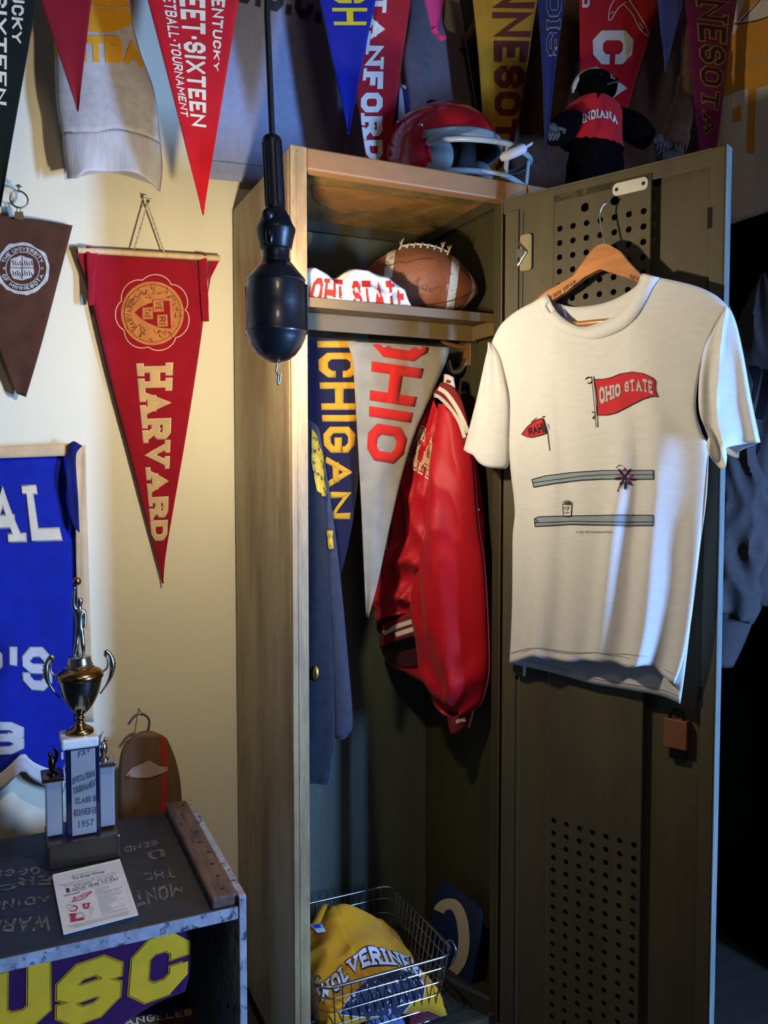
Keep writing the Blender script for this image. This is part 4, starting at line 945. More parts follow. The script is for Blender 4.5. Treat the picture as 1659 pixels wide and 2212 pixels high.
g = sheet(W4, [(160,960),(184,962)], [(176,1560),(203,1560)], [(160,960),(164,1200),(172,1450),(176,1560)], [(184,962),(188,1100),(194,1300),(203,1560)], 6, 30, fold(.004,2,5,2)); mesh('trim_band', g, beige, bn, smooth=True, solid=.002)
W5 = off(W3,.030)
g = sheet(W5, [(148,960),(160,953),(178,964)], [(160,1140),(172,1150)], [(148,960),(143,1040),(150,1110),(160,1140)], [(178,964),(164,985),(168,1060),(172,1150)], 8, 24, fold(.010,2,3,4)); mesh('ribbon_tie', g, felt('dark_blue_felt','#141a5c'), bn, smooth=True, solid=.002)
g = sheet(W4, [(-190,1772),(-90,1727),(0,1671),(40,1634),(52,1627),(70,1645),(110,1662),(168,1672)], [(-190,1806),(-90,1761),(0,1708),(40,1672),(52,1665),(70,1683),(110,1702),(168,1712)], [(-190,1772),(-190,1806)], [(168,1672),(168,1712)], 30, 4); mesh('trim_band', g, grayw, bn, smooth=True, solid=.002)
for tx,f,s in (('AL', bil((-40,1172),(138,1165),(110,1050),(-30,1052)), .20), ("P'S", bil((-62,1480),(112,1492),(108,1400),(-62,1398)), .20), ("B", bil((-38,1632),(50,1626),(49,1562),(-38,1560)), .22)):
    lw = cream if tx == 'AL' else grayw
    decal('lettering', words(tx, f, s, .7, .16, grow=.03), bf, pm('letter_edge_stitch','#a79a88',.9), bn, thick=.001); decal('lettering', words(tx, f, s, .7, .16), bf, lw, bn, eps=.0022)
decal('lettering', words('I', bil((134,1640),(150,1640),(150,1590),(134,1590)), .5, .3), bf, grayw, bn)

# --- wooden board hanging by a hook behind the crate
wbd = pm('worn_varnished_board','#6b4a2f',.6,var=.22,scale=5,stretch=(9,9,1.2),col2='#3c2718',c2lo=.55,c2hi=.72)
W6 = PY(YW-.055)
bo_ = root('wooden_board', W6(322,1590), 'rounded wooden board with a red stripe, hanging by a hook behind the crate', 'board')
out = [(258,1800),(256,1720),(256,1650),(265,1610),(280,1590),(300,1582),(320,1579),(345,1582),(365,1598),(380,1640),(391,1690),(396,1800)]
g = sheet(W6, [(272,1600),(285,1589),(300,1582),(320,1579),(345,1583),(360,1594)], [(258,1800),(330,1800),(396,1800)], [(272,1600),(261,1625),(256,1665),(256,1720),(258,1800)], [(360,1594),(372,1620),(382,1650),(391,1700),(396,1800)], 26, 20, lambda u,v: .016*math.sin(math.pi*u)**.5)
bm = mesh('board', g, wbd, bo_, smooth=True, solid=.02)
decal('red_stripe', poly([(346,1582),(356,1588),(361,1640),(360,1720),(357,1790),(345,1790),(348,1700),(348,1640)],12), bm, pm('faded_red_paint','#9c2318',.8,var=.2,scale=30), bo_)
decal('bare_patch', poly([(270,1676),(285,1658),(305,1650),(322,1642),(332,1648),(345,1655),(362,1656),(361,1665),(345,1672),(322,1680),(298,1680)],10), bm, pm('bare_scratched_wood','#a98a76',.85,var=.15,scale=40), bo_, eps=.0018)
decal('red_spot', poly([(269,1678),(280,1672),(282,1680)]), bm, MATS['faded_red_paint'], bo_, eps=.0022)
g = G(); c = PY(YW-.048)
g.tube(cr([c(316,1585), c(321,1572), c(322,1556), c(315,1546), c(303,1541), c(291,1547), c(283,1556), c(277,1565)]), .0028, 10); mesh('hook', g, pm('dull_steel','#8f8a80',.4,metal=.9), bo_, smooth=True)
g = nail(PY(YW-.040),305,1540,.04); mesh('wall_nail', g, pin_m, bo_)

# ================================================================ wooden crate with black lettered top
ZC = .515
top = PZ(ZC); fr_ = top(515,1957); CXR, CYF = fr_.x, fr_.y; CYB = top(366,1752).y; CYB = min(CYB, YW-.09)
blk = pm('black_painted_board','#1b1e28',.5,var=.3,scale=14,stretch=(1.5,6,1),col2='#3a3634',c2lo=.60,c2hi=.72,c2scale=14,bump=.2,bscale=80)
edge_p = pm('chipped_edge_paint','#8f8d92',.75,var=.3,scale=30,col2='#3a3540',c2lo=.54,c2hi=.62,c2scale=45,bump=.3,bscale=90)
old_w = pm('old_brown_board','#5c4231',.75,var=.35,scale=9,stretch=(8,1,8),col2='#2c2430',c2lo=.5,c2hi=.68,c2scale=14,bump=.25,bscale=120)
in_w = pm('dark_crate_wood','#3a2a1d',.8,var=.25,scale=8,stretch=(6,1,1))
cr_ = root('crate', (CXR-.4,(CYF+CYB)/2,0), 'open wooden crate with a black stencilled top, standing under the trophy', 'crate')
X0 = CXR-.90
ctop = mesh('top_board', G().box((X0,CYF,ZC-.022),(CXR,CYB,ZC)), blk, cr_, bevel=.002, label='black stencilled top board')
g = G().box((X0,CYF-.0012,ZC-.0215),(CXR-.001,CYF+.0002,ZC-.0008)); mesh('front_edge', g, edge_p, cr_, label='chipped pale front edge of the top')
mesh('end_board', G().box((CXR,CYF-.004,0),(CXR+.013,CYB,ZC+.018)), edge_p, cr_, bevel=.002)
mesh('end_board', G().box((X0-.013,CYF,0),(X0,CYB,ZC)), in_w, cr_)
mesh('bottom_board', G().box((X0,CYF+.004,.02),(CXR,CYB,.04)), in_w, cr_)
mesh('rear_board', G().box((X0,CYB-.014,.04),(CXR,CYB,ZC-.022)), in_w, cr_)
cw0 = top(447,1955).x
mesh('cleat', G().box((cw0+.004,CYF+.004,ZC),(CXR,CYB-.002,ZC+.020)), old_w, cr_, bevel=.004, label='brown worn cleat nailed along the right end')
rr2 = random.Random(5)
for i in range(9):
    g = G().lathe([(.0001,.0012),(.003,.001),(.0035,0)], (cw0+.014+rr2.random()*(CXR-cw0-.024), CYF+.03+i*(CYB-CYF-.06)/8, ZC+.0198), 10); mesh('nail_head', g, pm('rusty_nail','#2b1e16',.6,metal=.5), cr_)
faint = pm('faint_stencil','#5b5857',.8,var=.3,scale=40,col2='#1c1d21',c2lo=.5,c2hi=.58,c2scale=70)
st = []
def up_(tx, a, b, c, d): return [words(tx, bil(a,b,c,d), .22, 0, .2)]  # lettering stands upside down to the viewer
st += up_('MONT', (392,1905),(288,1927),(296,1960),(396,1935))+up_('The', (375,1875),(310,1887),(314,1903),(378,1897))+up_('O', (355,1832),(318,1838),(320,1858),(358,1855))+up_('SEND', (340,1815),(268,1830),(270,1843),(342,1825))
st += up_('WARD', (112,1975),(-20,1990),(-30,2015),(108,2012))+up_('ading', (106,1935),(-20,1945),(-26,1972),(110,1948))+up_('ER', (112,1890),(40,1896),(40,1914),(112,1912))+up_('OGGE', (88,1872),(-15,1882),(-18,1896),(88,1888))+up_('C', (36,1908),(-10,1914),(-12,1926),(34,1922))
decals('stencil_lettering', st, ctop, faint, cr_, eps=.0006)

# --- purple sweater hanging in the crate mouth
pur = cotton('purple_cloth','#3a1440',.12); 
cp1 = P((0,CYF+.035,0),(.0,-1,.12)); 
sw = root('sweater', cp1(200,2080), 'purple sweater with huge yellow letters hung inside the mouth of the crate', 'sweater')
g = sheet(cp1, [(-60,2110),(100,2072),(260,2035),(420,2000)], [(-60,2330),(120,2300),(240,2230),(330,2172),(400,2140)], [(-60,2110),(-60,2330)], [(420,2000),(412,2080),(400,2140)], 40, 24, summ(fold(.005,3,2,3), fold(.0015,6,4,1,True)))
for i,v in enumerate(g.v): g.v[i] = Vector((v.x, max(CYF+.012,v.y), min(v.z, ZC-.024)))
sp_ = mesh('cloth', g, pur, sw, smooth=True, solid=.003)
ylw = felt('yellow_letters','#dca623',.08); yed = felt('yellow_letter_edge','#a87a14')
for e,gr,m in ((.0012,.03,yed),(.0022,0,ylw)):
    decal('lettering', words('U', bil((-35,2238),(108,2210),(106,2075),(-30,2112)), .30, 0, .1, grow=gr)+words('S', bil((122,2228),(256,2180),(264,2052),(124,2098)), .26, 0, .1, grow=gr)+words('C', bil((276,2178),(404,2132),(408,2002),(288,2040)), .26, 0, .1, grow=gr), sp_, m, sw, eps=e)
# --- things lying on the crate bottom
cp2 = P((0,CYF+.06,0),(.0,-1,.5))
g = sheet(cp2, [(150,2240),(270,2190),(390,2168)], [(150,2330),(300,2290),(430,2260)], [(150,2240),(150,2330)], [(390,2168),(430,2260)], 20, 12, fold(.008,4,3,2))
bl = mesh('folded_cloth', g, cotton('light_blue_cloth','#4b6c9c'), None, smooth=True, solid=.003, label='light blue folded cloth lying below the purple sweater in the crate', cat='cloth')
cp3 = P((0,CYF+.045,0),(.0,-1,.4))
r3 = root('pennant', cp3(300,2200), 'brown pennant strip with small pale letters lying low in the crate', 'pennant')
g = sheet(cp3, [(225,2208),(300,2196),(420,2176)], [(225,2240),(300,2226),(425,2204)], [(225,2208),(225,2240)], [(420,2176),(425,2204)], 16, 4, fold(.004,3,1,2)); p3 = mesh('felt_panel', g, felt('rust_brown_felt','#5a3320'), r3, smooth=True, solid=.002)
decal('lettering', words('ANGELES', bil((268,2216),(415,2192),(413,2178),(266,2199)), .22, .5, .15), p3, tan, r3)

# --- booklet on the crate top
bq = [(113,1894),(260,1860),(299,1977),(137,2019)]
bk_ = root('booklet', top(200,1940), 'thin white booklet with red emblems lying on the crate before the trophy', 'booklet')
tp = PZ(ZC+.006); g = G().prism([PZ(ZC+.0055)(*q) for q in bq][::-1], (0,0,.0012)); g2 = G()
cov = mesh('cover', g, pm('booklet_cover','#c9c4c2',.6,var=.05,scale=20), bk_)
g2.prism([PZ(ZC+.0008)(q[0]+(-1 if q[0]>200 else 1)*1.2, q[1]+(.5)) for q in bq][::-1], (0,0,.0046)); mesh('pages', g2, pm('booklet_pages','#e2e4e6',.7,var=.08,scale=200,stretch=(1,1,30)), bk_)
B = bil((137,2019),(299,1977),(260,1860),(113,1894))
def bt2(tx, x0, x1, y, h): return typeset(tx, lambda x,y_: B(x0+(x1-x0)*x, y+h*y_))
def bs(x,y): # zoom pixels of the cover
    return (100+x*210/1659, 1850+y*180/1422)
prn = bt2('The Great Winner', .27,.75,.862,.05)+bt2('PLAY NOW  ·  PAY LATER', .28,.84,.738,.03)+bt2('SOLID YEAR TO PAY', .24,.90,.682,.045)
smalls = bt2('Bowling Equipment Co., Inc.', .28,.7,.925,.018)+bt2('These awards under the bowling account charts', .07,.93,.815,.02)+bt2('Bowling fees under the easy time plan', .14,.88,.782,.02)+bt2('EASY PAYMENT PLAN', .36,.8,.655,.018)
rr3 = random.Random(11)
for i in range(20):
    y = .615-.0245*i; x1 = .93-.012*rr3.randint(0,20); smalls += bt2(''.join(rr3.choice('aeionrstlmdc ') for _ in range(rr3.randint(18,30))), .54, x1-.02, y, .016)
    if i % 2: smalls += bt2(str(rr3.randint(10,99)), .945,.965, y, .016)
for i,y in enumerate((.105,.082,.06)): smalls += bt2('information on the free literature ordering and current prices'[:60-8*i], .08+.04*i,.92-.02*i, y, .016)
decal('print', prn, cov, pm('booklet_ink','#25252c',.7), bk_, eps=.0006); decal('print', smalls, cov, pm('booklet_ink_pale','#6d6d74',.7), bk_, eps=.0006)
decal('print', poly([bs(335,550),bs(392,540),bs(402,612),bs(350,622)]), cov, MATS['booklet_ink'], bk_, eps=.0006)
rdk = typeset('Avalon', bil(bs(440,775),bs(790,625),bs(760,560),bs(440,700)))+line([bs(430,790),bs(460,770),bs(520,760),bs(640,720),bs(760,620)],1.6)+line([bs(300,675),bs(420,655),bs(560,620)],1.0)+words('L', bil(bs(400,1130),bs(665,1080),bs(650,960),bs(400,985)), .3,.3)+words('U', bil(bs(620,905),bs(745,890),bs(745,790),bs(620,815)), .3,.4)
rdk += [[(bs(*p)) for p in q] for q in ring(70,95,445,885,20,-120,80,.6)]
decal('print', rdk, cov, pm('booklet_red','#9c2238',.7), bk_, eps=.0006, label='red emblems')
gk = line([bs(310,690),bs(420,600),bs(560,590),bs(570,610),bs(430,650)],.8)+line([bs(330,900),bs(380,830),bs(470,860),bs(400,890),bs(350,930)],.8)+line([bs(510,1080),bs(560,960),bs(620,980),bs(660,1030),bs(560,1060)],.8)+line([bs(735,1060),bs(760,960),bs(740,900),bs(800,880),bs(770,1000)],.7)
decal('print', gk, cov, MATS['booklet_ink_pale'], bk_, eps=.0007)

# ================================================================ trophy
base = top(182,1868); TXc, TYf = base.x, base.y
dd = (base-CAM).dot(FWD); kt = dd/F*.955
tro = root('trophy', (TXc,TYf+.05,ZC), 'tall two-handled silver trophy cup topped by a basketball player, standing on the crate', 'trophy')
TY = TYf+.052
brz = pm('tarnished_gilt','#8f6d48',.22,metal=1,var=.25,scale=30); chrome = pm('tarnished_silver','#8f8f8c',.14,metal=1,var=.3,scale=12); sil = pm('silver_figure','#a59c90',.24,metal=1,var=.2,scale=40)
marb = pm('white_marble','#c9c8c4',.3,var=.12,scale=20,col2='#8c9090',c2lo=.55,c2hi=.75,c2scale=25); plate = pm('engraved_plate','#a9acae',.35,metal=.55,var=.10,scale=10)
dkb = pm('dark_wood_base','#2a1f14',.35,var=.3,scale=12,coat=.4); nvy = pm('navy_lacquer','#0d1330',.15,coat=.6)
tx = lambda px: TXc+(px-182)*kt; tz = lambda py: ZC+(1868-py)*kt
def tb_(n, x0,x1,z0,z1,y0,y1,m,**k): return mesh(n, G().box((tx(x0),TY+y0,tz(z1)),(tx(x1),TY+y1,tz(z0))), m, tro, **k)
mesh('base_block', G().box((tx(105),TYf,ZC),(tx(262),TYf+.105,tz(1812))), dkb, tro, bevel=.004)
tb_('column', 148,222,1606,1812,-.030,.030,nvy,bevel=.002)
pc = mesh('engraved_plate', G().box((tx(159),TY-.0325,tz(1808)),(tx(212),TY-.0295,tz(1611))), plate, tro, bevel=.0008)
tb_('column', 106,142,1678,1806,-.020,.022,plate,bevel=.002); tb_('column', 222,255,1660,1806,-.018,.022,plate,bevel=.002)
tb_('column_cap', 98,146,1670,1680,-.028,.030,brz,bevel=.002); tb_('column_cap', 217,258,1652,1664,-.026,.028,sil,bevel=.002)
tb_('marble_plinth', 140,220,1584,1608,-.036,.036,marb,bevel=.004)
def tl(prof, cx=182, n=36): return G().lathe([(max(r*kt,1e-5), tz(y)) for r,y in prof], (tx(cx),TY,0), n)
mesh('cup_foot', tl([(.1,1584),(30,1584),(31,1580),(30,1576),(24,1571),(17,1567),(11,1562),(8,1556),(8,1552),(12,1548),(8,1544),(8,1540),(11,1537)],183), brz, tro, smooth=True)
mesh('cup_bowl', tl([(9,1540),(12,1537),(22,1527),(32,1512),(41,1492),(46,1472),(49,1456),(50,1450),(48,1449),(46,1450)],185), chrome, tro, smooth=True)
g = tl([(50,1456),(52,1453),(52,1446),(50,1443),(46,1438),(38,1434),(32,1431),(30,1428),(30,1424),(28,1422),(.1,1422)],185); mesh('lid', g, brz, tro, smooth=True)
g = G()
for i in range(36):
    a = 2*math.pi*i/36; g.ball((tx(185)+30*kt*math.cos(a), TY+30*kt*math.sin(a), tz(1428)), (1.8*kt,1.8*kt,4*kt), 6, 5)
mesh('gadroon_ring', g, sil, tro, smooth=True)
g = tl([(.1,1424),(27,1424),(27,1418),(25,1412),(25,1406),(22,1404),(.1,1404)],185); mesh('figure_plinth', g, sil, tro, smooth=True)
for s, nm in ((1,'handle'),(-1,'handle')):
    cx = 185; h = lambda dx,y,dy=0: Vector((tx(cx+s*dx), TY+dy, tz(y)))
    pts = cr([h(46,1447),h(56,1442),h(62,1432),h(61,1416),h(57,1408),h(60,1400),h(66,1406),h(71,1420),h(72,1438),h(68,1458),h(60,1474),h(52,1486),h(44,1497)],6); n = len(pts)
    rad = [kt*(2.2+4.6*math.exp(-((i/n-.62)/.13)**2)+3*math.exp(-((i/n-.40)/.08)**2)) for i in range(n)]
    g = G().tube(pts, rad, 10)
    for i in range(int(n*.42), int(n*.86), 3): g.ball(pts[i]+Vector((s*rad[i]*.5,0,0)), (rad[i]*.9,rad[i]*.9,1.6*kt), 8, 6)
    mesh(nm, g, sil, tro, smooth=True)
# little winged ornaments on the side columns
def orn(cx, y0, flip, m):
    g = G(); z0 = tz(y0); c = Vector((tx(cx),TY,z0))
    g.lathe([(12*kt,0),(12*kt,3*kt),(5*kt,8*kt),(7*kt,14*kt),(9*kt,24*kt),(8*kt,34*kt),(5*kt,40*kt),(1e-4,43*kt)], c, 14)
    for i in range(5):
        a = R(35+i*22); g.tube(cr([c+Vector((flip*3*kt,0,18*kt)), c+Vector((flip*(8+i)*kt,-.002,(26+5*i)*kt)), c+Vector((flip*(12-i*3)*kt,-.003,(38+7*i)*kt))],5), [3.0*kt]*8+[.8*kt]*3, 6)
    g.ball(c+Vector((-flip*4*kt,-.003,46*kt)), (4.5*kt,4.5*kt,6*kt), 10, 8)
    return mesh('eagle_ornament', g, m, tro, smooth=True)
orn(121,1670,1,pm('dark_bronze','#4a3a2c',.3,metal=1,var=.2)); orn(234,1652,-1,sil)
# the player: one continuous skinned body reaching up for the ball
def skin_body(name, joints, edges, mat, parent, levels=2, rootv=0, extra=None):
    o0 = ORIG[parent.name]; me = bpy.data.meshes.new(name); me.from_pydata([tuple(Vector(p)-o0) for p,_ in joints], edges, []); me.materials.append(mat)
    o = bpy.data.objects.new(name, me); C.objects.link(o); o.parent = parent; ORIG[o.name] = o0
    bm = bmesh.new(); bm.from_mesh(me); sl = bm.verts.layers.skin.verify()
    for i,v in enumerate(bm.verts):
        r = joints[i][1]; v[sl].radius = r if isinstance(r,tuple) else (r,r); v[sl].use_root = (i == rootv)
    bm.to_mesh(me); bm.free()
    m = o.modifiers.new('skin','SKIN'); m.use_smooth_shade = True; m.branch_smoothing = .6
    s = o.modifiers.new('sub','SUBSURF'); s.levels = levels; s.render_levels = levels
    return o
def fj(x, y, d=0.): return Vector((tx(x+9), TY+d, tz(1407+(y-1407)*1.16)))
J = [(fj(177,1352),(7.2*kt,5.5*kt)),(fj(177,1340),(7*kt,5.5*kt)),(fj(177,1324),(9*kt,6.5*kt)),(fj(176.5,1313),(8.5*kt,5.5*kt)),(fj(177,1306),(3*kt,3*kt)),(fj(178.5,1300),(4.4*kt,5*kt)),(fj(178.8,1293),(5.2*kt,5.8*kt)),(fj(179,1288),(3.6*kt,4*kt)),
 (fj(167.5,1312),4.2*kt),(fj(164.5,1297,-.002),3.4*kt),(fj(165.5,1283,-.004),2.7*kt),(fj(167.5,1270,-.005),2.*kt),(fj(168.5,1265,-.005),2.4*kt),
 (fj(187,1314),4.2*kt),(fj(190,1328),3.3*kt),(fj(188.5,1342,-.004),2.6*kt),(fj(187.5,1348,-.006),2.4*kt),
 (fj(172.5,1364),5*kt),(fj(169.5,1384,-.003),3.6*kt),(fj(167,1392,-.001),3.4*kt),(fj(166,1403),2.2*kt),(fj(164.5,1406,-.006),2.4*kt),
 (fj(182,1364),5*kt),(fj(184,1384,-.003),3.6*kt),(fj(184.5,1392,-.001),3.4*kt),(fj(184.5,1403),2.2*kt),(fj(186,1406,-.006),2.4*kt)]
Eg = [(0,1),(1,2),(2,3),(3,4),(4,5),(5,6),(6,7),(3,8),(8,9),(9,10),(10,11),(11,12),(3,13),(13,14),(14,15),(15,16),(0,17),(17,18),(18,19),(19,20),(20,21),(0,22),(22,23),(23,24),(24,25),(25,26)]
J = [(p,tuple(x*1.45 for x in (r if isinstance(r,tuple) else (r,r)))) for p,r in J]
pl_ = skin_body('player_figure', J, Eg, sil, tro)
mesh('basketball', G().ball(fj(173,1255,-.003), 9.6*kt, 24, 16), brz, tro, smooth=True)
dkink = pm('engraving','#34404f',.6)
decals('engraving', [words('INVITATIONAL', bil((157,1694),(210,1674),(210,1660),(157,1680)), .2,.5,.15), words('TOURNAMENT', bil((158,1716),(210,1697),(210,1682),(158,1702)), .2,.5,.15), words('CLASS B', bil((163,1737),(207,1730),(207,1718),(163,1724)), .2,.5,.18), words('RUNNER-UP', bil((160,1764),(211,1756),(211,1742),(160,1749)), .2,.5,.15), typeset('1957', bil((170,1788),(203,1782),(203,1768),(170,1773))), words('FXV', bil((169,1636),(196,1624),(196,1612),(169,1624)), .2,.5,.15)], pc, dkink, tro, eps=.0006)
# ================================================================ overhead pennants (hung from a cord above the frame)
ZP = 2.46
def ext(pl, a, b, z):
    p, q = pl(*a), pl(*b); t = (z-q.z)/(p.z-q.z); return q + (p-q)*t
def hang(label, y, La, Lb, Ra, Rb, mat, tipcut=None, wav=(.008,1.2,2.,1.), zt=ZP, plane=None, grp='pennants hung above the lockers'):
    """pennant whose two edges run through the given outline points up to the cord"""
    pl = plane or PY(y); tl_, tr_ = ext(pl,La,Lb,zt), ext(pl,Ra,Rb,zt); bl, brr = pl(*Lb), pl(*Rb)
    f = coons([tl_,tr_],[bl,brr],[tl_,pl(*La),bl],[tr_,pl(*Ra),brr]); n = pl.n; w = fold(*wav); g = G()
    sgn = (f(.6,.3)-f(.4,.3)).cross(f(.5,.4)-f(.5,.2)).dot(n)
    q = (lambda u,v: f(u,v)+n*w(u,v)) if sgn > 0 else (lambda u,v: f(1-u,v)+n*w(1-u,v))
    g.grid(q, 16, 60)
    r = root('pennant', (tl_+tr_)/2, label, 'pennant', grp)
    m = mesh('felt_panel', g, mat, r, smooth=True, solid=.0018)
    c = G().tube([tl_+Vector((-.004,0,.004)), tr_+Vector((.004,0,.004))], .004, 8); c.tube([(tl_+tr_)/2, ((tl_+tr_)/2).to_2d().to_3d()+Vector((0,0,2.75))], .0012, 6)
    mesh('hanging_cord', c, twine, r)
    return r, m
blackg = felt('black_green_felt','#0d1714'); lred = felt('scarlet_felt','#b01420'); dred = felt('dark_red_felt','#7c0f1f'); ublue = felt('ultramarine_felt','#101c80'); goldf = felt('mustard_felt','#b8801c'); mar = felt('maroon_felt','#74174a'); pink = felt('pink_felt','#c8386e'); lblue = felt('slate_blue_felt','#4c5588'); nv2 = felt('dark_blue_felt2','#15193a'); white_l = felt('white_letters','#d8d2c6')
r, p = hang('black-green pennant with cream letters hanging above the brown suede pennant', 1.70, (-62,0),(0,446), (80,0),(0,446), blackg)
decal('lettering', words('TUCKY', bil((24,-45),(26,92),(46,92),(57,-45)), .22,0,.16,slant=.1)+words('SWEET-SIXTEEN', bil((-30,-240),(-8,225),(14,225),(16,-240)), .2,0,.16,slant=.1), p, cream, r)
r, p = hang('plain dark red pennant tip in front of the grey sweatshirt', 1.70, (88,0),(168,240), (198,0),(168,240), dred)
r, p = hang('scarlet pennant with three lines of cream lettering hanging beside the lamp cord', 1.70, (319,0),(439,464), (516,0),(439,464), lred, wav=(.006,1.2,2,4))
decal('lettering', words('EET-SIXTEEN', bil((386,-8),(413,272),(445,272),(443,-8)), .22,0,.18,slant=.15)+words('KENTUCKY', bil((455,-27),(462,152),(472,152),(489,-27)), .22,0,.18,slant=.15)+words('KETBALL-TOURNAMENT', bil((348,-24),(391,250),(406,250),(376,-24)), .2,0,.18,slant=.25), p, cream, r)
r, p = hang('ultramarine pennant with big yellow letters overlapping the dull red one', 1.66, (691,0),(752,290), (812,0),(752,290), ublue)
decal('lettering', words('URGH', bil((700,-120),(721,55),(791,55),(800,-120)), .2,0,.25), p, felt('bright_yellow_felt','#c9b023'), r)
r, p = hang('dull red pennant with big white letters ending behind the locker top', 1.74, (742,0),(795,385), (888,0),(831,385), felt('dull_red_felt','#a31c28'), wav=(.010,1.5,2,3))
decal('lettering', words('TANFORD', rail([(806,-15),(785,150),(779,250),(792,345)],[(836,-15),(828,150),(826,250),(826,345)]), .27,.55,.10), p, white_l, r)
r, p = hang('pink pennant tip hanging high above the red helmet', 1.70, (918,0),(935,72), (959,0),(948,78), pink, wav=(.004,2,3,2))
g = G().tube(cr([PY(1.698)(938,64), PY(1.695)(946,75), PY(1.69)(952,82), PY(1.69)(961,80)]), [.009,.008,.007,.007,.007,.007,.006,.006,.006]+[.006]*16, 8); mesh('curled_tip', g, pink, r, smooth=True)
r, p = hang('mustard pennant with maroon letters hanging behind the helmet face guard', 1.78, (1020,0),(1063,412), (1163,0),(1092,412), goldf, wav=(.012,1.5,2,6))
decal('lettering', words('NNESOTA', rail([(1060,-35),(1067,120),(1069,240),(1070,370)],[(1160,-35),(1140,120),(1122,240),(1095,370)]), .24,0,.14), p, felt('maroon_letters','#64261a'), r)
r, p = hang('narrow black pennant half hidden behind the mustard one', 1.83, (1004,70),(1062,415), (1060,70),(1085,415), felt('black_felt','#0a0a10'))
g = G().tube([PY(1.83)(1003,85), PY(1.83)(1012,75), PY(1.83)(1022,60), PY(1.83)(1030,40)], .010, 8); mesh('leather_end', g, pm('brown_leather_end','#4c3320',.7), r, smooth=True)
r, p = hang('narrow dark blue pennant, tip hanging over the plush animal paw', 1.46, (1163,0),(1178,346), (1221,0),(1178,346), nv2, wav=(.008,2,2,7))
decal('lettering', words('NOIS', bil((1181,-80),(1180,120),(1206,118),(1216,-80)), .2,.3,.2,grow=.05), p, felt('tan_edge','#8d6c4e'), r); decal('lettering', words('NOIS', bil((1181,-80),(1180,120),(1206,118),(1216,-80)), .2,.3,.2), p, nv2, r, eps=.002)
r, p = hang('bright red pennant with white letters hanging directly behind the plush ape', 1.69, (1251,0),(1256,330), (1426,0),(1330,330), felt('bright_scarlet','#b5121f'))
decal('lettering', words('CAR', bil((1279,66),(1288,322),(1338,322),(1371,66)), .25,0,.10), p, white_l, r)
decal('line_drawing', line([(1330,-5),(1318,15),(1314,40),(1320,42),(1335,18),(1352,5)],2.2)+line([(1345,8),(1365,30),(1380,60),(1398,78),(1396,60),(1375,25),(1355,-5)],2.2)+line([(1318,30),(1326,25)],1.5)+line([(1380,50),(1390,62)],1.5), p, white_l, r)
decal('lettering', words('D', bil((1257,17),(1273,17),(1273,-12),(1257,-12)), .25,.3), p, white_l, r)
r, p = hang('slate blue pennant tip between the red and maroon pennants', 1.58, (1421,0),(1437,155), (1480,0),(1437,155), lblue)
plm = PY(1.56)
r, p = hang('maroon pennant with gold outlined letters hanging above the locker door corner', 1.56, (1478,0),(1519,380), (1591,0),(1536,400), mar, wav=(.010,1.5,2,9))
ml = rail([(1499,-60),(1511,120),(1514,200),(1521,292)],[(1578,-60),(1566,120),(1555,200),(1541,292)])
decal('lettering', words('NNESOTA', ml, .22,.5,.16,grow=.035,slant=.15), p, felt('old_gold_line','#a88438'), r); decal('lettering', words('NNESOTA', ml, .22,.5,.16,grow=-.03,slant=.15), p, felt('maroon_dark','#3d0a24'), r, eps=.002)
decal('piping', line([(1479,0),(1491,136),(1498,249),(1512,330)],2.0), p, felt('pink_piping','#b06a70'), r)

# ================================================================ clothes hung on the wall above the lockers
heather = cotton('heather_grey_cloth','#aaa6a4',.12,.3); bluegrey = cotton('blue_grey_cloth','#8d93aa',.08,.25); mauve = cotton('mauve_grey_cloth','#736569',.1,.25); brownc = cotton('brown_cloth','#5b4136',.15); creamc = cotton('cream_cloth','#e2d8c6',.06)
GR = 'clothes pinned on the wall above the lockers'
def garment(name, label, cat): 
    return root(name, label[0], label[1], cat, GR)
a1p = PY(YW-.075)
r = garment('sweatshirt', (a1p(230,0), 'heather grey sweatshirt with gold print hung on the cream wall'), 'sweatshirt')
Lg = [(92,-330),(112,0),(118,130),(122,230),(134,290)]; Rg = [(250,-330),(280,0),(300,100),(334,200),(348,312)]
g = sheet(a1p, [(92,-330),(170,-340),(250,-330)], [(134,290),(200,296),(250,292),(300,300),(348,314)], Lg, Rg, 30, 50, summ(pillow(.03,.5), fold(.008,3,5,3)))
sb_ = mesh('body', g, heather, r, smooth=True, solid=.004)
g = sheet(a1p, [(134,288),(200,294),(250,290),(300,298),(348,312)], [(146,386),(165,391),(185,380),(240,377),(285,384),(320,398),(348,410)], [(134,288),(138,340),(146,386)], [(348,312),(352,360),(348,410)], 40, 12, summ(pillow(.03,.5), lambda u,v: .010*v*math.sin(11*u)))
wbn = mesh('waistband', g, pm('heather_rib','#b0acaa',.9,var=.1,scale=90,stretch=(1,1,.2),bump=.3,bscale=300), r, smooth=True, solid=.004)
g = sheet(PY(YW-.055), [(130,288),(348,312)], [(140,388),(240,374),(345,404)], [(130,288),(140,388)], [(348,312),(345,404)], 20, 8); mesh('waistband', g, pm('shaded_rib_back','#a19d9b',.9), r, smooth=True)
gp = inkm('gold_print','#c98f1e')
decal('print', poly([(150,-60),(150,40),(180,66),(222,72),(260,64),(292,48),(285,-60)],16)+words('KETBAL', rail([(112,128),(200,134),(260,138),(345,156)],[(112,78),(200,78),(260,80),(335,104)]), .30,0,.06), sb_, gp, r)
decal('print', line([(192,14),(240,18),(282,14)],2.0), sb_, heather, r, eps=.002)
a2 = PY(YW-.028)
r = garment('t_shirt', (a2(600,200), 'pale blue-grey t-shirt with dark letters hung on the wall behind the work lamp cord'), 't-shirt')
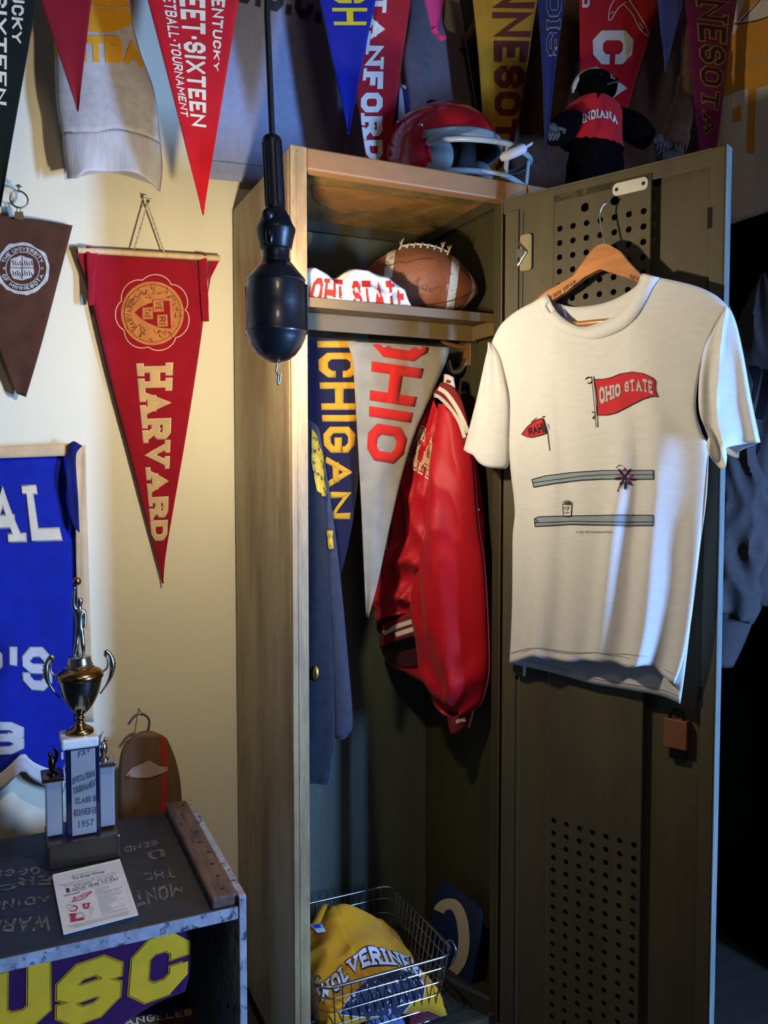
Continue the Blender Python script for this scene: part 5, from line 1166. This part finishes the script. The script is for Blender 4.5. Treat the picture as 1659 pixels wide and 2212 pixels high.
g = sheet(a2, [(440,-330),(600,-340),(800,-330)], [(444,385),(520,392),(600,402),(700,425),(800,440)], [(440,-330),(440,0),(444,385)], [(800,-330),(800,0),(800,440)], 40, 50, summ(fold(.008,3,2,2), lambda u,v: .010*math.sin(34*u)*max(0,u-.5)*2))
tsb = mesh('body', g, bluegrey, r, smooth=True, solid=.003)
decal('lettering', words('S.O.C.', bil((505,2),(692,50),(700,-32),(512,-74)), .26,0,.14), tsb, inkm('dark_grey_print','#3b3a44'), r)
decal('hem_stitch', line([(444,346),(520,354),(600,364),(700,388)],2), tsb, pm('blue_grey_stitch','#676c80',.9), r)
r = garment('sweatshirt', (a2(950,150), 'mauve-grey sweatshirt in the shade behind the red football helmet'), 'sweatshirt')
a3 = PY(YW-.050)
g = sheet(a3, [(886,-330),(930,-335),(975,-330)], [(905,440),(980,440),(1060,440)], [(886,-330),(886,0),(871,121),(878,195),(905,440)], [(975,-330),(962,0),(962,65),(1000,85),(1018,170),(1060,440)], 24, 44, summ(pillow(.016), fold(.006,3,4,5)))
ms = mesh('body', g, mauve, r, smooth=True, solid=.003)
g = sheet(PY(YW-.058), [(858,190),(868,187),(877,192)], [(840,290),(870,290),(893,285)], [(858,190),(848,240),(840,290)], [(877,192),(882,215),(893,285)], 10, 10, pillow(.012))
cu = mesh('cuff', g, cotton('white_cuff','#a8a8b4'), r, smooth=True, solid=.003)
decal('stripe', poly([(858,190),(863,190),(858,290),(841,290)],12)+poly([(869,188),(878,192),(893,285),(880,287)],12), cu, cotton('navy_stripe','#1c2556'), r)
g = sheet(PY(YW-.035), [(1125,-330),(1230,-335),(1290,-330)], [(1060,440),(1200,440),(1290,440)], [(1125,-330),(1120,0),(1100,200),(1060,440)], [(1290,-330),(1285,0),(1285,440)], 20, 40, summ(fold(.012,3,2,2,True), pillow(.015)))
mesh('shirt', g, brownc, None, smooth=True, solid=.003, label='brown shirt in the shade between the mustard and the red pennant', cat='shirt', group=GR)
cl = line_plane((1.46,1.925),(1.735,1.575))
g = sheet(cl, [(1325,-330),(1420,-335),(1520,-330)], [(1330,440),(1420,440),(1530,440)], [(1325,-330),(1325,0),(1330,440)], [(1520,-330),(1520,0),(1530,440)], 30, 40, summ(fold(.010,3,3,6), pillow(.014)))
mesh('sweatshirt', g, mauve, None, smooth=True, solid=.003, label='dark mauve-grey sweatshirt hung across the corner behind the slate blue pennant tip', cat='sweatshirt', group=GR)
rw = PX(XW-.022)
r = garment('shirt', (rw(1620,100), 'cream and gold printed shirt hung on the side wall above the black cloth'), 'shirt')
g = sheet(rw, [(1500,-330),(1620,-340),(1760,-350)], [(1500,520),(1560,492),(1659,456),(1760,420)], [(1500,-330),(1500,100),(1500,520)], [(1760,-350),(1760,100),(1760,420)], 40, 50, summ(fold(.008,4,3,2)))
gs = mesh('body', g, creamc, r, smooth=True, solid=.003)
gold2 = inkm('amber_print','#d9983a')
decal('print', poly([(1556,120),(1600,52),(1640,46),(1700,22),(1759,0),(1759,150),(1700,170),(1660,184),(1634,190),(1630,330),(1613,330),(1617,192),(1600,192),(1570,206),(1552,208)],16)+poly([(1584,236),(1600,228),(1602,262),(1582,262)],12)+poly([(1592,45),(1610,0),(1620,-60),(1650,-60),(1640,0)],16), gs, gold2, r)
decal('print', line([(1588,52),(1610,50),(1640,44),(1680,30)],3)+line([(1602,46),(1652,-10)],2), gs, pm('brown_print','#5e3a1c',.8), r, eps=.002)
decal('print', line([(1576,150),(1610,128),(1659,105)],2)+words('WINGS', rail([(1582,172),(1620,150),(1659,136)],[(1580,150),(1618,130),(1657,114)]), .2,0,.2), gs, pm('pale_amber','#cba066',.8), r, eps=.002)

# brown plush limb hanging in the corner
bt = root('soft_toy', PY(1.60)(1470,160), 'brown plush animal leg dangling in the shade beside the maroon pennant', 'soft toy')
bpm = pm('brown_plush','#5e3d22',.95,var=.3,scale=60,bump=.6,bscale=350,sheen=.4); q = PY(1.60)
g = G().tube(cr([q(1492,60), q(1488,150), q(1478,220), q(1462,280), q(1452,320), q(1448,338)]), [.020]*10+[.026]*8+[.032]*8+[.036]*6+[.030]*6+[.02]*2+[.006], 16)
mesh('leg', g, bpm, bt, smooth=True)
g = G()
for i in range(4): g.tube([q(1440+i*7,312+abs(i-1.5)*3)+q.n*.030, q(1438+i*8,334)+q.n*.026], .0022, 6)
mesh('claw_stitch', g, pm('dark_brown_thread','#24150c',.8), bt)

# ================================================================ red football helmet on the locker
shell = pm('red_helmet_shell','#a3101c',.22,var=.08,scale=10,coat=.7); greyp = pm('grey_helmet_padding','#7d8a8c',.6,var=.1); guard = pm('grey_face_guard','#8f9a9c',.35,var=.1,scale=20)
hc = PY(1.705)(955,330); HC = Vector((hc.x-.006,1.705,ZT+.106))
yw = R(-60); Mh = Matrix.Translation(HC) @ Matrix.Rotation(yw,4,'Z') @ Matrix.Rotation(R(2),4,'Y')
hel = root('helmet', (HC.x,HC.y,ZT), 'red football helmet with a grey face guard sitting on top of the open locker', 'helmet')
bm = bmesh.new(); bmesh.ops.create_uvsphere(bm, u_segments=64, v_segments=40, radius=1)
def hcut(co, no):
    bmesh.ops.bisect_plane(bm, geom=bm.verts[:]+bm.edges[:]+bm.faces[:], plane_co=co, plane_no=no)
hcut((.28,0,0),(1,0,.10)); hcut((0,0,.03),(-.20,0,1)); hcut((0,0,-.80),(0,0,1)); hcut((.55,0,-.2),(1,0,.5))
dl = []
for f in bm.faces:
    c = f.calc_center_median()
    if c.z < -.80 or ((c-Vector((.28,0,0))).dot(Vector((1,0,.10))) > 0 and (c-Vector((0,0,.03))).dot(Vector((-.20,0,1))) < 0): dl.append(f)
bmesh.ops.delete(bm, geom=dl, context='FACES')
S = Vector((.142,.116,.118)); g = G(); bm.verts.index_update()
def hs(v): 
    z = v.z; fl = 1+.05*max(0,-z-.2); return Mh @ Vector((v.x*S.x, v.y*S.y*fl*(1.0 if z > -.1 else 1.02), v.z*S.z))
g.add([hs(v.co) for v in bm.verts], [tuple(v.index for v in f.verts) for f in bm.faces])
bnd = [e for e in bm.edges if len(e.link_faces) == 1]; bmv = [(e.verts[0].co.copy(), e.verts[1].co.copy()) for e in bnd]; bm.free()
mesh('shell', g, shell, hel, smooth=True, solid=.004)
g = G()
for a,b in bmv: g.tube([hs(a), hs(b)], .0032, 6)
mesh('edge_trim', g, shell, hel, smooth=True)
g = G()   # liner: brow band and side pads
for i in range(25):
    pass
g.grid(lambda u,v: hs(Vector((.955*math.cos(R(-78+156*u))*math.cos(R(13-8*v)), .955*math.sin(R(-78+156*u))*math.cos(R(13-8*v)), .13+.09*math.cos(R(-78+156*u))-.15*v))*1.0) , 30, 5)
mesh('brow_pad', g, greyp, hel, smooth=True, solid=.012)
for s in (-1,1):
    g = G().ball((0,0,0), (.05,.018,.05), 16, 12, Mh @ Matrix.Translation((.040,s*.088,-.035))); mesh('cheek_pad', g, greyp, hel, smooth=True)
g = G().ball((0,0,0), (.105,.085,.095), 24, 16, Mh @ Matrix.Translation((-.02,0,.0))); mesh('inner_lining', g, pm('dark_helmet_lining','#15151a',.9), hel, smooth=True)
def hp3(x,y,z): return Mh @ Vector((x,y,z))
for z, fx, nm in ((-.018,.205,'face_guard_bar'),(-.082,.200,'face_guard_bar')):
    pts = [hp3(.045,.121,z+.008), hp3(.10,.124,z+.004), hp3(.150,.106,z), hp3(fx-.008,.060,z-.002), hp3(fx,0,z-.002), hp3(fx-.008,-.060,z-.002), hp3(.150,-.106,z), hp3(.10,-.124,z+.004), hp3(.045,-.121,z+.008)]
    mesh(nm, G().tube(cr(pts,8), .0062, 12), guard, hel, smooth=True)
for y in (-.048,.048): mesh('face_guard_upright', G().tube([hp3(.198,y,-.018), hp3(.194,y,-.084)], .0052, 10), guard, hel, smooth=True)
g = G()
for x,y,z in ((.02,-.105,.035),(-.05,-.09,.06),(.02,.105,.035)): 
    c = hp3(x,y*1.06,z); g.ball(c, .005, 10, 8)
mesh('snap', g, steel, hel, smooth=True)
g = G(); a, b, c = PY(1.50)(1083,342), PY(1.49)(1134,319), PY(1.49)(1150,309)
g.tube([a, a.lerp(b,.12), a.lerp(b,.9), b], [.006,.010,.011,.008], 12); g.tube([b, c], .0032, 8)
mesh('chin_strap', g, pm('white_plastic','#b9b8bb',.5), hel, smooth=True)
g = G()
for dx in (-.022,.0): g.box((HC.x+dx-.008,HC.y-.01,ZT+.222),(HC.x+dx+.008,HC.y+.01,ZT+.230))
mesh('crown_strap', g, pm('dark_strap','#1a1114',.8), hel)

# ================================================================ black plush animal in a red vest
fur = pm('black_fur','#060607',1,var=.4,scale=90,bump=.9,bscale=260,spec=.05); pad = pm('grey_paw_skin','#3a3838',.7,var=.25,scale=40,bump=.3)
pp = PY(1.57); 
def pj(x, y, d=0.): v = pp(x,y); return v + pp.n*d
kp = (pp(1285,250)-CAM).dot(FWD)/F
hipz = ZT
toy = root('plush_animal', (pp(1285,300).x,1.57,ZT), 'black plush ape in a red vest standing on the neighbouring locker', 'soft toy')
feet = ZT+.02
def gz(x, z, d=0): v = pp(x,300); return Vector((v.x, 1.57-d, z))
J = [(pj(1285,372),(66*kp,52*kp)),(pj(1284,330),(64*kp,52*kp)),(pj(1282,285),(58*kp,48*kp)),(pj(1278,243),(46*kp,40*kp)),(pj(1278,222),(34*kp,32*kp)),(pj(1277,203,.01),(50*kp,46*kp)),(pj(1278,182,.008),(47*kp,44*kp)),(pj(1279,164,.005),(30*kp,30*kp)),(pj(1286,206,.045),(34*kp,28*kp)),
 (pj(1232,255),28*kp),(pj(1207,285,.015),29*kp),(pj(1180,300,.03),23*kp),(pj(1163,299,.045),19*kp),
 (pj(1338,258),28*kp),(pj(1362,283,.015),29*kp),(pj(1376,308,.03),23*kp),(pj(1383,318,.04),19*kp),
 (gz(1255,ZT+.07),34*kp),(gz(1250,ZT+.030,.0),32*kp),(gz(1248,ZT+.024,.05),24*kp),
 (gz(1318,ZT+.07),34*kp),(gz(1324,ZT+.030,.0),32*kp),(gz(1326,ZT+.024,.05),24*kp)]
Eg = [(0,1),(1,2),(2,3),(3,4),(4,5),(5,6),(6,7),(5,8),(3,9),(9,10),(10,11),(11,12),(3,13),(13,14),(14,15),(15,16),(0,17),(17,18),(18,19),(0,20),(20,21),(21,22)]
J = [(p, tuple(x*1.22 for x in (r if isinstance(r,tuple) else (r,r)))) for p,r in J]
skin_body('body', J, Eg, fur, toy)
g = G(); ey = pj(1276,181,.055)
for dx in (-12,14): g.ball(pj(1278+dx,182,.052), 3.2*kp, 10, 8)
mesh('eye', g, pm('glass_eye','#0a0a0c',.05,coat=1), toy, smooth=True)
g = G().tube(cr([pj(1270,209,.066), pj(1284,206,.073), pj(1297,205,.066)]), 1.3*kp, 6); mesh('mouth', g, pad, toy, smooth=True)
g = G()   # pale cap edge around the crown
g.tube(cr([pj(1237,200,.0), pj(1240,182,.004), pj(1250,165,.005), pj(1268,154,.004), pj(1285,152,.002), pj(1300,160,.0)]), [2.5*kp]*4+[5*kp]*33+[3*kp]*4, 8)
mesh('cap_rim', g, pm('cream_cap','#a89c84',.9,var=.15,scale=50), toy, smooth=True)
for cx, cy, s in ((1160,302,-1),(1385,322,1)):
    g = G().ball(pj(cx,cy,.058), (13*kp,9*kp,15*kp), 14, 10)
    for i in range(4): g.tube(cr([pj(cx-9+i*6,cy+4,.062), pj(cx-11+i*7+s*3,cy+13,.066), pj(cx-10+i*7+s*4,cy+19+ (3-abs(i-1.5)),.058)],4), [4*kp]*5+[3.4*kp]*3+[2.2*kp], 8)
    g.tube(cr([pj(cx-s*10,cy-3,.062), pj(cx-s*17,cy+4,.070), pj(cx-s*15,cy+11,.070)],4), [4*kp]*6+[3.2*kp]*2+[2.4*kp], 8)
    mesh('paw', g, pad, toy, smooth=True)
vr = cotton('red_vest_cloth','#b0161f',.08)
rows = [(218,37,37,1280,1.0),(224,46,40,1280,1),(232,57,42,1281,1),(245,62,44,1281,1),(262,62,48,1281,1),(285,62,54,1280,1),(302,64,58,1279,1),(318,68,60,1278,1)]
g = G(); rings = []
for y,rx,ry,cx,_ in rows:
    c = pj(cx,y); rings.append([c + RGT*(rx*kp*math.cos(2*math.pi*j/48)) + FWD.cross(UPV).cross(Vector((0,0,1))).normalized()*0 + Vector((-RGT.y,RGT.x,0))*(ry*kp*1.05*math.sin(2*math.pi*j/48)) + Vector((0,0,.010*math.cos(2*math.pi*j/48-2.6)*(1 if y > 300 else 0)+.002*math.sin(9*j)*(y > 280))) for j in range(48)])
g.loft(rings, True, False)
vest = mesh('vest', g, vr, toy, smooth=True)
decal('lettering', words('INDIANA', rail([(1258,268),(1285,257),(1310,256),(1334,270)],[(1258,248),(1285,237),(1308,238),(1332,250)]), .24,.5,.14), vest, white_l, toy)

# ================================================================ basket with yellow shirt, number sign
wire = pm('galvanised_wire','#9a9a97',.3,metal=1,var=.15,scale=60)
bx0, bx1, by0, by1, bz1 = .553, .866, 1.518, 1.845, .212; bz0 = .064; ins = .022
bs_ = root('wire_basket', ((bx0+bx1)/2,(by0+by1)/2,bz0-.004), 'galvanised wire locker basket on the locker floor, filled with yellow and maroon shirts', 'basket')
def rrect(z, e, n=5, r=.035):
    out = []
    for sx,sy,a0 in ((1,1,0),(-1,1,90),(-1,-1,180),(1,-1,270)):
        for i in range(n+1):
            a = R(a0+90*i/n); out.append(Vector(((bx0+bx1)/2+sx*((bx1-bx0)/2-e-r)+r*math.cos(a), (by0+by1)/2+sy*((by1-by0)/2-e-r)+r*math.sin(a), z)))
    return out+[out[0]]
mesh('rim', G().tube(rrect(bz1,0), .0034, 8), wire, bs_, smooth=True)
def lv(t): return rrect(bz0+(bz1-bz0)*t, ins*(1-t))
g = G()
for t in (.0,.2,.4,.6,.82): g.tube(lv(t), .0013, 6)
mesh('hoop_wire', g, wire, bs_, smooth=True)
g = G()
for i in range(14):
    u = (i+.5)/14
    for y,sy in ((by0,1),(by1,-1)):
        x = bx0+.02+(bx1-bx0-.04)*u; g.tube([(x,y,bz1), (x*(1)+( (bx0+bx1)/2-x)*.12, y+sy*ins, bz0)], .0013, 6)
    for x,sx in ((bx0,1),(bx1,-1)):
        y = by0+.02+(by1-by0-.04)*u; g.tube([(x,y,bz1), (x+sx*ins, y+((by0+by1)/2-y)*.12, bz0)], .0013, 6)
for i in range(10):
    y = by0+.04+(by1-by0-.08)*i/9; g.tube([(bx0+ins,y,bz0),(bx1-ins,y,bz0)], .0013, 6)
mesh('upright_wire', g, wire, bs_, smooth=True)
g = G(); q = Vector(((bx0+bx1)/2+.03, by0-.004, bz1-.012)); g.tube([q+Vector((.011*math.cos(2*math.pi*i/20),0,.011*math.sin(2*math.pi*i/20))) for i in range(21)], .002, 8); mesh('tag_ring', g, wire, bs_, smooth=True)
for sx in (0,1):
    x = bx0+.004 if sx == 0 else bx1-.004; g = G().tube(cr([(x,by0+.012,bz1-.03),(x,by0-.004,bz1),(x,by0-.002,bz1+.016),(x,by0+.012,bz1+.022),(x,by0+.03,bz1+.012),(x,by0+.03,bz1-.01)]), .0022, 8); mesh('corner_loop', g, wire, bs_, smooth=True)
yc = cotton('amber_yellow_cloth','#c58a14',.07,.25)
ys = root('t_shirt', (.70,1.68,.08), 'amber yellow t-shirt with white arched letters bundled in the wire basket', 't-shirt')
ex0, ex1, ey0, ey1 = bx0+.016, bx1-.014, by0+.012, by1-.045
def yh(u, v):
    x = ex0+(ex1-ex0)*u; y = ey0+(ey1-ey0)*v
    z = .105 + .115*(math.sin(math.pi*min(1,max(0,u*.86+.14)))**.7)*(.45+.55*v**.8)*(1-.9*max(0,v-.86)/.14*.3)
    z += .030*math.exp(-((u-.42)/.25)**2-((v-.95)/.2)**2)
    z -= .020*math.exp(-((u-.2)/.13)**2-((v-.92)/.16)**2)
    z += .010*noise.noise(Vector((u*4,v*4,2.5)))+.008*(1-abs(noise.noise(Vector((u*3+v*2,v*5-u*3,6.5))))*2)*(1 if u < .4 or u > .8 else .35)
    e = min(u,1-u,v,1-v)/.06
    if e < 1: z -= (1-e)**2*.05
    return Vector((x,y,max(.072,z)))
g = G().grid(yh, 70, 60)
yb = mesh('cloth', g, yc, ys, smooth=True, solid=.003)
g = G().tube(cr([yh(.02,.93)+Vector((0,0,.012)), yh(.10,.90)+Vector((0,0,.010)), yh(.22,.87)+Vector((0,0,.008)), yh(.33,.93)+Vector((0,0,.010)), yh(.40,.985)+Vector((0,0,.012))]), [.010]*41, 10)
mesh('collar', g, yc, ys, smooth=True)
wpk = inkm('white_print','#c9ccd4'); nvk = inkm('navy_print','#121634')
base_ = [(693,2176),(715,2152),(737,2136),(759,2109),(780,2095),(802,2087),(848,2086),(874,2093),(913,2117)]
top_ = [(682,2136),(704,2120),(725,2102),(744,2081),(768,2064),(795,2046),(843,2055),(869,2063),(901,2074)]
for gr,m,e in ((.07,nvk,.0012),(0,wpk,.0022)): decal('lettering', words('WOLVERINES', rail(base_,top_), .26,.5,.12,grow=gr), yb, m, ys, eps=e)
blob = [(735,2190),(748,2165),(775,2135),(800,2113),(835,2100),(870,2098),(900,2108),(915,2130),(912,2152),(885,2168),(868,2190),(862,2211),(800,2211),(790,2196)]
decal('print', poly([( (x-826)*1.04+826,(y-2155)*1.05+2155) for x,y in blob],10), yb, wpk, ys, eps=.0012, label='plain dark patch with a pale edge')
decal('print', poly(blob,10), yb, pm('navy_print_flecked','#10142e',.75,var=.1,col2='#aab2cc',c2lo=.60,c2hi=.63,c2scale=110), ys, eps=.0022)
q = yh(.245,.83); g = G(); d1 = Vector((.036,-.006,0)); d2 = Vector((.006,-.026,-.006)); o_ = q+Vector((-.018,.004,.010))
def lq(g,a0,a1,b0,b1,dz): g.add([o_+d1*a0+d2*b0+Vector((0,0,dz)), o_+d1*a1+d2*b0+Vector((0,0,dz)), o_+d1*a1+d2*b1+Vector((0,0,dz)), o_+d1*a0+d2*b1+Vector((0,0,dz))],[(0,3,2,1)])
g.prism([o_, o_+d1, o_+d1+d2, o_+d2], (0,0,.001)); lab = mesh('neck_label', g, pm('white_label','#c9c6c2',.7), ys)
g = G(); lq(g,.05,.5,.05,.55,.0014); lq(g,.5,.95,.05,.2,.0014); mesh('label_mark', g, pm('label_blue','#1f3fb0',.6), ys); g = G(); lq(g,.6,.95,.28,.55,.0014); mesh('label_mark', g, pm('label_red','#b01c2a',.6), ys)
def clump(name, label, cat, x0,x1,y0,y1,z0,h,mat,seed):
    g = G().grid(lambda u,v: Vector((x0+(x1-x0)*u, y0+(y1-y0)*v, z0+h*(math.sin(math.pi*u)**.4)*(math.sin(math.pi*v)**.4)+.006*noise.noise(Vector((u*4,v*4,seed))))), 24, 20)
    return mesh(name, g, mat, None, smooth=True, solid=.003, label=label, cat=cat)
clump('folded_shirt','maroon shirt pushed under the yellow one in the wire basket','shirt', .76,.845,1.532,1.62,.070,.062,cotton('maroon_cloth','#5e1424'),3.)
clump('folded_shirt','blue-grey shirt lying under the yellow one at the front of the basket','shirt', .66,.755,1.532,1.60,.070,.046,cotton('blue_grey_shirt','#4d5f86'),5.)

sg_p = line_plane((.945,1.70),(.975,1.535)); spl = P(sg_p.o, sg_p.n)
sg = root('number_sign', spl(985,2100), 'dark blue number sign with a cream figure leaning behind the wire basket', 'sign')
q = sg_p
pts = [(938,1955),(944,1920),(958,1908),(975,1915),(1022,1950),(1038,1965),(1041,1985),(1036,2030),(1012,2150),(1000,2250),(900,2250)]
g = G().prism([q(*p) for p in pts], -q.n*.006); sb2 = mesh('panel', g, pm('blue_enamel','#122a52',.45,var=.15,scale=8), sg, bevel=.001)
decal('figure', line([(941,2008),(943,1985),(952,1962),(966,1953),(982,1955),(994,1972),(1001,2000),(1003,2035),(998,2068),(985,2092),(965,2112),(945,2128)],24), sb2, pm('cream_enamel','#c9b89a',.5,var=.08), sg)

# ================================================================ dark grey sweatshirt on the right wall
hw = line_plane((1.60,1.57),(1.70,1.465))
hd = root('sweatshirt', hw(1645,610), 'slate grey sweatshirt with big dark letters hanging on the black wall beyond the door', 'sweatshirt')
slate = cotton('slate_cloth','#4c494a',.12,.3)
g = sheet(hw, [(1640,603),(1645,600),(1655,606)], [(1545,1280),(1640,1300),(1790,1330)], [(1640,603),(1615,650),(1591,705),(1575,800),(1556,1000),(1545,1280)], [(1655,606),(1720,700),(1780,820),(1790,1000),(1790,1330)], 36, 60, summ(pillow(.045,.6), fold(.016,3,3,4,True), fold(.010,5,2,1)))
hb_ = mesh('body', g, slate, hd, smooth=True, solid=.004)
g = sheet(off(hw,.030), [(1552,900),(1585,880),(1640,960)], [(1527,1300),(1570,1322),(1627,1345)], [(1552,900),(1535,1000),(1527,1120),(1527,1300)], [(1640,960),(1668,1080),(1662,1200),(1648,1300),(1627,1345)], 26, 44, summ(pillow(.040,.6), fold(.018,2.5,5,9,True)))
mesh('sleeve', g, slate, hd, smooth=True, solid=.003)
g = sheet(off(hw,.032), [(1527,1298),(1570,1320),(1627,1343)], [(1525,1418),(1550,1434),(1584,1441)], [(1527,1298),(1524,1360),(1525,1418)], [(1627,1343),(1606,1395),(1584,1441)], 20, 12, pillow(.028,.6))
mesh('cuff', g, pm('slate_rib','#444142',.9,var=.12,scale=120,bump=.35,bscale=300), hd, smooth=True, solid=.003)
navk = inkm('navy_black_print','#14151f')
decal('lettering', poly([(1620,790),(1638,790),(1646,800),(1630,872),(1622,868),(1630,830)],10)+line([(1664,800),(1640,905)],20,False)+poly(ell(1620,955,24,36,20),10), hb_, navk, hd)
